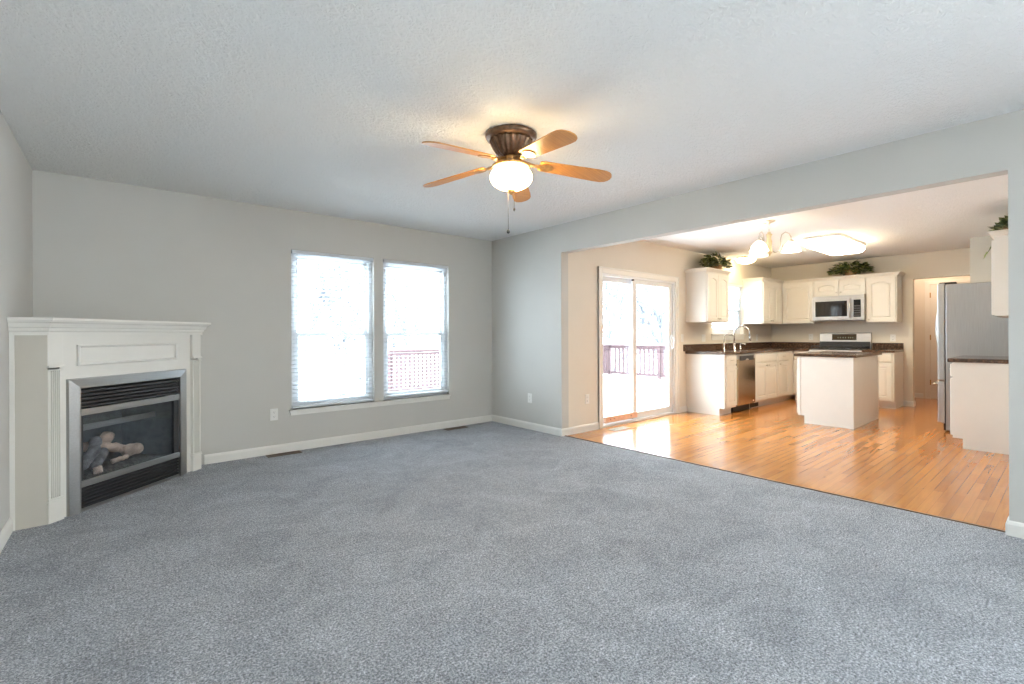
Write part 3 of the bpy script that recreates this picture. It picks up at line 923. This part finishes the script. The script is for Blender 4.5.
s = MB().box(XF - 0.028, 1.81, 0.873, XE, 2.225, 0.910); wt2 = s.build('worktop', GRANITE, None, 0.004); tag(wt2, 'short granite worktop right of the stove', 'countertop')
MB().box(XE - 0.02, 1.815, 0.910, XE, 2.225, 1.012).build('backsplash', GRANITE, wt2)
# sink and taps
sk = thing('kitchen_sink', 'stainless sink bowl set in the worktop under the window', 'sink', (8.08, 3.5, 0.9))
rings = []
for (i, z) in ((0.0, -0.026), (0.012, -0.03), (0.02, -0.17), (0.05, -0.19)):
    rings.append([(-0.30 + i, -0.16 + i, z), (0.30 - i, -0.16 + i, z), (0.30 - i, 0.16 - i, z), (-0.30 + i, 0.16 - i, z)])
MB().loft(rings, True, False, True).build('bowl', STEEL, sk)
MB().lathe([(0.03, -0.188), (0.03, -0.186), (0.012, -0.186)], n=16).build('drain', CHROME, sk)
fa = thing('faucet', 'tall chrome gooseneck faucet at the sink', 'faucet', (8.02, 3.72, 0.910), 0.43)
MB().lathe([(0.028, 0), (0.028, 0.006), (0.022, 0.012), (0.020, 0.09), (0.016, 0.10)], n=20).build('base', CHROME, fa)
pts = [(0, 0, 0.09), (0, 0, 0.27)] + [(0, -0.115 + 0.115 * math.cos(a), 0.27 + 0.115 * math.sin(a)) for a in [PI * i / 12 for i in range(1, 12)]] + [(0, -0.230, 0.27), (0, -0.236, 0.20)]
MB().tube(pts, 0.012, 12).build('spout', CHROME, fa)
MB().lathe([(0.013, 0), (0.017, -0.01), (0.018, -0.07), (0.012, -0.075)], (0, -0.236, 0.215), 14).build('spray_head', CHROME, fa)
MB().tube([(0.02, 0, 0.07), (0.06, -0.01, 0.09), (0.10, -0.02, 0.12)], 0.007, 8).build('lever', CHROME, fa)
fa = thing('filter_tap', 'small thin gooseneck water tap left of the tall faucet', 'faucet', (7.66, 3.72, 0.910), 0.43)
MB().lathe([(0.020, 0), (0.020, 0.005), (0.012, 0.012), (0.011, 0.10), (0.008, 0.11)], n=16).build('base', CHROME, fa)
pts = [(0, 0, 0.1), (0, 0, 0.20)] + [(0, -0.075 + 0.075 * math.cos(a), 0.20 + 0.065 * math.sin(a)) for a in [PI * i / 10 for i in range(1, 10)]] + [(0, -0.150, 0.20), (0, -0.153, 0.15)]
MB().tube(pts, 0.0065, 10).build('spout', CHROME, fa)
MB().tube([(0.0, 0.0, 0.075), (0.045, 0, 0.082)], 0.005, 8).build('lever', CHROME, fa)
sd = thing('soap_dispenser', 'short chrome soap dispenser right of the tall faucet', 'dispenser', (8.24, 3.72, 0.910), 0.43)
MB().lathe([(0.022, 0), (0.022, 0.006), (0.014, 0.012), (0.013, 0.055), (0.006, 0.06), (0.006, 0.085)], n=16).build('base', CHROME, sd)
MB().tube([(0, 0, 0.085), (0, -0.02, 0.09), (0, -0.075, 0.085), (0, -0.082, 0.07)], 0.0075, 10).build('nozzle', CHROME, sd)

# dishwasher
d = thing('dishwasher', 'stainless dishwasher in the sink wall cabinets', 'dishwasher', (7.034, YF, 0))
MB().box(0, 0.0, 0.10, 0.592, 0.57, 0.868).build('body', BLACK, d)
dd = MB().box(0.012, -0.028, 0.115, 0.582, 0.0, 0.795).build('door', STEELD, d, 0.004)
MB().box(0.012, -0.020, 0.795, 0.582, 0.0, 0.865).build('control_panel', STEELV, d, 0.003)
pk = MB().box(0.07, -0.030, 0.772, 0.53, -0.019, 0.842).build('handle_pocket', BLACK, d, 0.004)
MB().prism([(0.19 + 0.09 * 1, 0.80), (0.24, 0.775), (0.36, 0.775), (0.325, 0.80)], -0.034, -0.029, 'y').build('grip', STEEL, d)
MB().box(0.02, 0.06, 0.005, 0.572, 0.075, 0.10).build('kick_plate', BLACKM, d)
MB().box(0.50, -0.0295, 0.14, 0.535, -0.0275, 0.16).build('badge', PLASTIC, d)

# uppers, north
upper_cab('upper cabinet left of the sink window, ivy on top', 0.68, YK - 3.51, 1.345, 2.08, (6.68, 3.51, 0), 0, [(0.015, 0.335, 'r'), (0.341, 0.665, 'l')], crown=[(0, YK - 3.51), (0, 0), (0.68, 0), (0.68, YK - 3.51)])
upper_cab('upper cabinet right of the sink window', 0.87, YK - 3.51, 1.345, 2.08, (8.61, 3.51, 0), 0, [(0.015, 0.315, 'r'), (0.321, 0.62, 'l')], crown=[(0, YK - 3.51), (0, 0), (0.87, 0)])
XU = 9.48; DU = XE - XU
upper_cab('upper cabinet with one wide door left of the microwave', 0.52, DU, 1.345, 2.08, (XU, 3.51, 0), -PI / 2, [(0.015, 0.505, 'r')], arch=False, crown=[(0, 0), (0.52, 0)])
upper_cab('short upper cabinet with two small arched doors above the microwave', 0.755, DU, 1.812, 2.08, (XU, 2.99, 0), -PI / 2, [(0.01, 0.374, 'r'), (0.380, 0.745, 'l')], crown=[(0, 0), (0.755, 0)])
upper_cab('upper cabinet right of the microwave, last on the far wall', 0.40, DU, 1.345, 2.08, (XU, 2.235, 0), -PI / 2, [(0.015, 0.385, 'l')], crown=[(0, 0), (0.40, 0), (0.40, DU)])
upper_cab('upper cabinet above the worktop at the right edge', 0.93, 0.285, 1.335, 2.095, (7.53, 0.525, 0), PI, [(0.01, 0.46, 'r'), (0.47, 0.925, 'l')], crown=[(0.93, 0.285), (0.93, 0), (0, 0)][::-1], cz=0.02)

# microwave
mw = thing('microwave', 'stainless over-the-range microwave under the short cabinet', 'microwave', (9.40, 2.985, 1.392), -PI / 2)
MB().box(0, 0, 0, 0.745, 0.395, 0.415).build('body', STEEL, mw, 0.003)
md = MB().box(0.0, -0.022, 0.012, 0.580, 0.0, 0.375).build('door', STEEL, mw, 0.004)
MB().box(0.045, -0.0245, 0.065, 0.510, -0.0215, 0.325).build('door_glass', BLACKG, md)
MB().tube([(0.553, -0.020, 0.35), (0.553, -0.048, 0.335), (0.553, -0.055, 0.19), (0.553, -0.048, 0.055), (0.553, -0.020, 0.04)], 0.011, 10).build('handle', STEEL, md)
MB().box(0.0, -0.020, 0.377, 0.745, 0.0, 0.413).build('vent_strip', STEEL, mw)
cpn = MB().box(0.583, -0.022, 0.012, 0.745, 0.0, 0.375).build('control_panel', STEEL, mw, 0.003)
MB().box(0.60, -0.0245, 0.05, 0.70, -0.0215, 0.335).build('keypad', BLACKG, cpn)
kp = MB()
for r_ in range(5):
    for q in range(3): kp.box(0.612 + q * 0.028, -0.026, 0.07 + r_ * 0.038, 0.630 + q * 0.028, -0.0243, 0.086 + r_ * 0.038)
kp.build('buttons', simple('grey_print', (0.12, 0.12, 0.13), 0.5), cpn)
MB().box(0.02, 0.03, -0.006, 0.72, 0.36, 0.0).build('underside', BLACK, mw)

# range
rg_ = thing('gas_range', 'stainless gas range with black cooktop on the far kitchen wall', 'stove', (9.165, 2.980, 0), -PI / 2)
wR = 0.75
MB().box(0, 0.03, 0.03, wR, 0.615, 0.895).build('body', STEEL, rg_, 0.003)
od = MB().box(0.01, -0.01, 0.20, wR - 0.01, 0.03, 0.72).build('oven_door', STEEL, rg_, 0.005)
MB().box(0.10, -0.013, 0.30, wR - 0.10, -0.009, 0.58).build('oven_window', BLACKG, od)
MB().tube([(0.05, -0.01, 0.675), (0.05, -0.05, 0.675), (wR - 0.05, -0.05, 0.675), (wR - 0.05, -0.01, 0.675)], 0.011, 10).build('handle', STEEL, od)
MB().box(0.01, -0.005, 0.04, wR - 0.01, 0.03, 0.185).build('storage_drawer', STEEL, rg_, 0.005)
MB().prism([(-0.015, 0.735), (0.03, 0.735), (0.03, 0.895), (0.015, 0.895)], 0, wR, 'x').build('knob_panel', STEEL, rg_)
for k in range(5):
    MB().lathe([(0.022, 0), (0.020, 0.02), (0.012, 0.026), (0.001, 0.026)], (0.09 + k * 0.142, -0.001, 0.815), 16, M=Matrix.Rotation(PI / 2, 4, 'X')).build('knob', BLACK, rg_)
MB().box(0.005, 0.03, 0.895, wR - 0.005, 0.545, 0.918).build('cooktop', BLACK, rg_, 0.003)
for gx in (0.02, 0.26, 0.50):
    g = MB(); x0, x1, y0, y1, z = gx, gx + 0.23, 0.05, 0.52, 0.948
    for x in (x0, x1 - 0.012, (x0 + x1) / 2 - 0.006): g.box(x, y0, z, x + 0.012, y1, z + 0.012)
    for y in (y0, y1 - 0.012, (y0 + y1) / 2 - 0.006, y0 + 0.11, y1 - 0.12): g.box(x0, y, z, x1, y + 0.012, z + 0.012)
    for x in (x0, x1 - 0.012):
        for y in (y0, y1 - 0.012): g.box(x, y, 0.918, x + 0.012, y + 0.012, z)
    g.build('grate', BLACKM, rg_)
for (x, y) in ((0.135, 0.16), (0.135, 0.41), (0.375, 0.28), (0.615, 0.16), (0.615, 0.41)):
    MB().lathe([(0.045, 0.918), (0.045, 0.928), (0.036, 0.936), (0.02, 0.938)], (x, y, 0), 20).build('burner', BLACKM, rg_)
bg = MB().prism([(0.550, 0.895), (0.550, 1.03), (0.565, 1.17), (0.590, 1.185), (0.615, 1.185), (0.615, 0.895)], 0, wR, 'x').build('back_guard', STEEL, rg_, 0.003)
MB().box(0.004, 0.542, 0.918, wR - 0.004, 0.552, 1.030).build('guard_lower_panel', BLACK, rg_)  # black panel along the foot of the back guard
ds = MB().prism([(0.548, 1.055), (0.5595, 1.160), (0.565, 1.160), (0.556, 1.055)], 0.19, 0.55, 'x').build('control_display', DISPLAY, rg_)
dg = MB()
for x in (0.275, 0.31, 0.35, 0.385, 0.43, 0.46, 0.49):
    dg.prism([(0.5500, 1.090), (0.5518, 1.104), (0.5535, 1.104), (0.5517, 1.090)], x, x + 0.012, 'x')
dg.build('buttons', DIGITS, ds)

# refrigerator
fr_ = thing('refrigerator', 'stainless french door refrigerator at the right of the kitchen', 'refrigerator', (8.46, 1.01, 0), PI)
MB().box(0, 0, 0.02, 0.90, 0.76, 1.745).build('body', brushed('fridge_side', (0.46, 0.46, 0.455), 0.42, 'z', 0.85), fr_, 0.006)
for (a, b) in ((0.003, 0.447), (0.453, 0.897)):
    dd = MB().box(a, -0.075, 0.610, b, -0.008, 1.760).build('door', STEELV, fr_, 0.010, 3)
    xh = 0.418 if a < 0.1 else 0.482
    pts = [(xh, -0.075, 1.62)] + [(xh, -0.090 - 0.05 * math.sin(PI * i / 12), 1.61 - 0.76 * i / 12) for i in range(13)] + [(xh, -0.075, 0.84)]
    MB().tube(pts, 0.012, 10).build('handle', STEELV, dd)
fz = MB().box(0.003, -0.075, 0.100, 0.897, -0.008, 0.600).build('freezer_drawer', STEELV, fr_, 0.010, 3)
MB().tube([(0.09, -0.075, 0.56), (0.09, -0.120, 0.555), (0.45, -0.135, 0.555), (0.81, -0.120, 0.555), (0.81, -0.075, 0.56)], 0.012, 10).build('handle', STEELV, fz)
MB().box(0.01, -0.02, 0.02, 0.89, 0.0, 0.095).build('kick_grille', BLACKM, fr_)
MB().box(0.003, -0.008, 0.10, 0.897, 0.0, 1.745).build('gasket', BLACK, fr_)
for x in (0.03, 0.80):
    MB().box(x, -0.06, 1.745, x + 0.07, 0.09, 1.772).build('hinge_cover', BLACKM, fr_, 0.006)
ob = MB().box(-0.11, -0.09, 0, 0.11, 0.09, 0.012).build('serving_tray', simple('brown_tray', (0.2, 0.13, 0.08), 0.5), None, 0.004)
ob.location = (7.95, 0.80, 1.7455); tag(ob, 'flat brown tray lying on top of the refrigerator', 'tray')

# ------------------------------------------------------------------ plants on the cabinets


def leaf(mb, p, d, upv, L, w):
    d = d.normalized(); s_ = d.cross(upv).normalized(); n_ = s_.cross(d)
    pts = [p, p + d * L * 0.25 + s_ * w * 0.7 + n_ * L * 0.05, p + d * L * 0.55 + s_ * w * 0.85, p + d * L, p + d * L * 0.55 - s_ * w * 0.85, p + d * L * 0.25 - s_ * w * 0.7 + n_ * L * 0.05, p + d * L * 0.45 - n_ * L * 0.06]
    mb.add(pts, [(0, 1, 6), (1, 2, 6), (2, 3, 6), (3, 4, 6), (4, 5, 6), (5, 0, 6)], True)


def plant(label, loc, rx, ry, h, n, seed, droop=0.3, basket=True, rot=0):
    rnd = random.Random(seed)
    t_ = thing('ivy_plant', label, 'plant', loc, rot)
    if basket:
        MB().lathe([(0.07, 0), (0.075, 0.02), (0.088, 0.07), (0.095, 0.10), (0.090, 0.105), (0.080, 0.085)], n=24, rib=0.03, nrib=12).build('basket', WICKER, t_)
    lv = MB(); st_ = MB()
    for k in range(n):
        a = rnd.uniform(0, 2 * PI); r = math.sqrt(rnd.random())
        x, y = rx * r * math.cos(a), ry * r * math.sin(a)
        z = h * (0.25 + 0.75 * rnd.random()) * (1 - 0.55 * r * r) + 0.02
        p = Vector((x, y, z))
        d = Vector((x * 1.5 + rnd.uniform(-.1, .1), y * 1.5 + rnd.uniform(-.1, .1), rnd.uniform(-droop, 0.5) * 0.25))
        if d.length < 0.01: d = Vector((0.1, 0, 0.1))
        L = rnd.uniform(0.055, 0.095)
        leaf(lv, p, d, Vector((rnd.uniform(-.5, .5), rnd.uniform(-.5, .5), 1)), L, L * 0.42)
        if k % 7 == 0: st_.tube([(x * 0.1, y * 0.1, 0.04), (x * 0.6, y * 0.6, z * 0.9), (x, y, z)], 0.002, 5)
    lv.build('foliage', LEAF, t_); st_.build('stems', LEAF, t_)
    return t_


plant('trailing ivy in a basket on the upper cabinet left of the sink window', (7.20, 3.62, 2.14), 0.36, 0.14, 0.25, 300, 3)
plant('trailing ivy in a basket on top of the cabinets above the microwave', (9.60, 2.48, 2.14), 0.14, 0.29, 0.23, 280, 5)
gl = plant('ivy spilling over the top of the cabinet at the right edge', (7.0, 0.40, 2.16), 0.36, 0.13, 0.14, 260, 8)
sv = MB(); pv = []
for i in range(8):
    pv.append((0.35 - 0.02 * i, 0.15 + 0.012 * i, 0.05 - 0.028 * i))
sv.tube(pv, 0.003, 5).build('trailing_stem', LEAF, gl)
lv = MB()
for i, p in enumerate(pv): leaf(lv, Vector(p), Vector((random.uniform(-1, 1), 0.6, -1)), Vector((0, 1, 0.3)), 0.07, 0.032)
lv.build('trailing_leaves', simple('light_green_leaf', (0.22, 0.30, 0.07), 0.5, noise=0.2), gl)

# ------------------------------------------------------------------ kitchen lights
cl = thing('kitchen_ceiling_light', 'large lit cloud-shaped acrylic ceiling light over the island', 'ceiling light', (7.62, 2.15, H))


def rrect(a, b, r, z, n=8):
    pts = []
    for (cx, cy, s0) in ((a - r, b - r, 0), (-a + r, b - r, PI / 2), (-a + r, -b + r, PI), (a - r, -b + r, 1.5 * PI)):
        for i in range(n + 1):
            t_ = s0 + PI / 2 * i / n; pts.append((cx + r * math.cos(t_), cy + r * math.sin(t_), z))
    return pts


LA, LB = 0.61, 0.22
MB().loft([rrect(LA + 0.008, LB + 0.008, 0.11, 0), rrect(LA + 0.004, LB + 0.004, 0.11, -0.040)]).build('ceiling_pan', PLASTIC, cl)
MB().loft([rrect(LA - 0.005, LB - 0.005, 0.10, -0.048), rrect(LA, LB, 0.105, -0.060), rrect(LA - 0.004, LB - 0.004, 0.10, -0.085), rrect(LA - 0.03, LB - 0.03, 0.09, -0.118), rrect(LA - 0.09, LB - 0.08, 0.07, -0.128)], smooth=True).build('diffuser', CLOUD_E, cl)
dm = thing('dome_light', 'small round lit dome light on the ceiling over the sink', 'ceiling light', (8.10, 3.56, H))
MB().lathe([(0.15, 0), (0.155, -0.012), (0.150, -0.022)], n=40).build('ceiling_plate', BRASS, dm)
MB().lathe([(0.148, -0.020), (0.146, -0.05), (0.115, -0.082), (0.06, -0.100), (0.001, -0.105)], n=40).build('dome_shade', DOME_E, dm)

ch_ = thing('chandelier', 'three-arm chandelier with lit glass shades hanging in the dining area', 'chandelier', (5.69, 2.244, H))
MB().lathe([(0.066, 0), (0.066, -0.006), (0.050, -0.018), (0.018, -0.026), (0.006, -0.04)], n=32).build('canopy', NICKEL, ch_)
cn = MB()
for k in range(3):
    m_ = Matrix.Translation((0, 0, -0.055 - k * 0.026)) @ Matrix.Rotation(PI / 2 * k, 4, 'Z')
    cn.tube([m_ @ Vector((0.008 * math.cos(a), 0, 0.016 * math.sin(a))) for a in [2 * PI * i / 10 for i in range(11)]], 0.0025, 6)
cn.build('chain', NICKEL, ch_)
MB().lathe([(0.004, -0.12), (0.016, -0.128), (0.020, -0.145), (0.034, -0.155), (0.024, -0.170), (0.022, -0.20), (0.030, -0.235), (0.026, -0.30), (0.032, -0.33), (0.030, -0.36), (0.014, -0.375), (0.010, -0.392), (0.001, -0.398)], n=28, rib=0.05, nrib=8).build('center_column', simple('cream_gold_column', (0.72, 0.60, 0.38), 0.35, metal=0.3), ch_)
vr = math.atan2(-0.930, 0.367)  # direction of the viewer's right
for k in range(3):
    a = vr + 0.05 + k * 2 * PI / 3
    ca, sa = math.cos(a), math.sin(a)
    R0 = 0.215
    pr = [(0.022, -0.33), (0.06, -0.36), (0.10, -0.345), (0.115, -0.29), (0.112, -0.22), (0.125, -0.165), (0.160, -0.140), (0.195, -0.158), (R0, -0.20), (R0, -0.235)]
    ar = MB().tube([(r * ca, r * sa, z) for r, z in pr], 0.0055, 10).build('arm', NICKEL, ch_)
    c0 = (R0 * ca, R0 * sa, 0)
    MB().lathe([(0.012, -0.225), (0.026, -0.235), (0.030, -0.25), (0.022, -0.256)], c0, 24).build('shade_holder', NICKEL, ar)
    sh_ = MB().lathe([(0.026, -0.252), (0.052, -0.272), (0.076, -0.305), (0.083, -0.330), (0.082, -0.334), (0.100, -0.362), (0.097, -0.363), (0.078, -0.338), (0.070, -0.305), (0.048, -0.278), (0.024, -0.258)], c0, 40, caps=False).build('lamp_shade', SHADE_E, ar)
    MB().lathe([(0.0825, -0.328), (0.086, -0.331), (0.0825, -0.335)], c0, 40, caps=False).build('shade_band', BRASS, ar)
hl = thing('hall_light', 'round lit ceiling light in the hall beyond the kitchen', 'ceiling light', (10.6, 1.6, H))
MB().lathe([(0.14, 0), (0.14, -0.02)], n=30).build('ceiling_plate', BRASS, hl)
MB().lathe([(0.135, -0.02), (0.13, -0.05), (0.08, -0.085), (0.001, -0.098)], n=30).build('dome_shade', HALL_E, hl)

# ------------------------------------------------------------------ outdoors: snowy deck, railings, trees
struct('ground', MB().box(-40, 5.6, -1.1, 60, 80, -1.0).box(4.1, 4.2, -1.1, 60, 5.6, -1.0), SNOW)
deck = MB().box(4.15, YK + T + 0.02, -0.22, 11.55, 9.15, -0.10)
struct('floor_deck', deck, DECKRED)
sn = MB(); vs = []; fs = []; nx, ny = 50, 34
for j in range(ny + 1):
    for i in range(nx + 1):
        x = 4.2 + 7.3 * i / nx; y = 4.0 + 5.1 * j / ny
        vs.append((x, y, -0.05 + 0.025 * math.sin(x * 1.7) * math.cos(y * 1.3) + 0.012 * random.random()))
for j in range(ny):
    for i in range(nx): q = j * (nx + 1) + i; fs.append((q, q + 1, q + nx + 2, q + nx + 1))
b0 = len(vs)
o = sn.add(vs, fs, True).build('snow_blanket', SNOW); tag(o, 'thick white snow covering the deck boards', 'snow', kind='stuff')


def railing(label, x0, y0, x1, y1, first=0, pitch=0.14):
    L = math.hypot(x1 - x0, y1 - y0)
    t_ = thing('deck_railing', label, 'railing', (x0, y0, -0.1), math.atan2(y1 - y0, x1 - x0), 'railings round the deck')
    MB().box(0, -0.07, 0.93, L, 0.07, 0.965).build('cap_rail', DECKRED, t_)
    MB().box(0, -0.02, 0.85, L, 0.02, 0.93).build('top_rail', DECKRED, t_)
    MB().box(0, -0.02, 0.10, L, 0.02, 0.18).build('bottom_rail', DECKRED, t_)
    sn_ = MB(); n = 60
    ring = []
    for i in range(n + 1):
        x = L * i / n; hh = 0.035 + 0.012 * math.sin(i * 0.7) + 0.008 * random.random()
        ring.append([(x, -0.065, 0.966), (x, -0.045, 0.966 + hh * 0.8), (x, 0, 0.966 + hh), (x, 0.045, 0.966 + hh * 0.8), (x, 0.065, 0.966)])
    sn_.loft(ring, smooth=True); sn_.build('snow_cap', SNOW, t_)
    m = max(1, round(L / 1.8))
    for i in range(first, m + 1):
        x = L * i / m
        MB().box(x - 0.045, -0.045, 0.0, x + 0.045, 0.045, 0.93).build('post', DECKRED, t_)
    nb = int(L / pitch)
    base = None
    for i in range(1, nb):
        x = L * i / nb
        if base is None:
            base = MB().box(-0.024, -0.024, 0.18, 0.024, 0.024, 0.85).build('baluster', DECKRED, t_); base.location = (x, 0, 0)
        else:
            c2 = base.copy(); COL.objects.link(c2); c2.parent = t_; c2.location = (x, 0, 0)


railing('long far red railing across the back of the snowy deck', 4.33, 9.05, 11.45, 9.05, 0, 0.10)
railing('red railing closing the far side of the deck, seen through the patio door', 11.45, 8.97, 11.45, 4.1, 1)


def tree(label, x, y, h, seed, spread=0.5, r0=0.14):
    rnd = random.Random(seed); mb = MB()

    def grow(p, d, L, r, lev):
        n = 4; pts = [p]; q = p; dd = d
        for i in range(n):
            dd = (dd + Vector((rnd.uniform(-1, 1), rnd.uniform(-1, 1), rnd.uniform(-.4, .6))) * 0.16).normalized()
            q = q + dd * (L / n); pts.append(q)
        mb.tube(pts, [r * (1 - 0.35 * i / n) for i in range(n + 1)], 5 if lev < 2 else 3, True)
        if lev >= 5: return
        k = 4 if lev < 3 else 3
        for j in range(k):
            a = rnd.uniform(0, 2 * PI); s_ = rnd.uniform(0.35, 1.0) * spread * 1.4
            nd = (dd + Vector((math.cos(a) * s_, math.sin(a) * s_, 0.12))).normalized()
            start = pts[(4, 3, 2, 1)[j]]
            grow(start, nd, L * rnd.uniform(0.55, 0.80), max(0.012, r * 0.62), lev + 1)
    grow(Vector((0, 0, 0)), Vector((0, 0, 1)), h * 0.30, r0, 0)
    o_ = mb.build('bare_tree', BARK); o_.location = (x, y, -1.0)
    tag(o_, label, 'tree', 'bare snowy trees beyond the deck')
    return o_


rt_ = random.Random(11)
spots = []
# seen through the pair of windows, then through the patio door and the sink window
for (x, y) in ((4.0, 13.5), (5.4, 13.0), (6.4, 17.0), (8.0, 16.0), (9.6, 20.0), (3.4, 19.0), (14.5, 11.5), (16.5, 13.5), (17.5, 10.8), (19.5, 14.0), (21.5, 12.0), (19.0, 17.5), (24.0, 16.0), (22.0, 9.0)):
    spots.append((x, y))
TW = ['slim bare tree seen through the left window, nearest the house', 'bare tree behind the far deck railing']
TG = 'bare snow-dusted tree seen through the pair of slatted windows'
TD = 'bare snow-dusted tree seen through the sliding glass door'
for i, (x, y) in enumerate(spots):
    t_ = tree(TG if i < 6 else TD, x, y, rt_.uniform(7, 10), 100 + i, 0.75, rt_.uniform(0.10, 0.16))
    t_['group'] = 'bare trees beyond the windows' if i < 6 else 'bare trees beyond the sliding door'
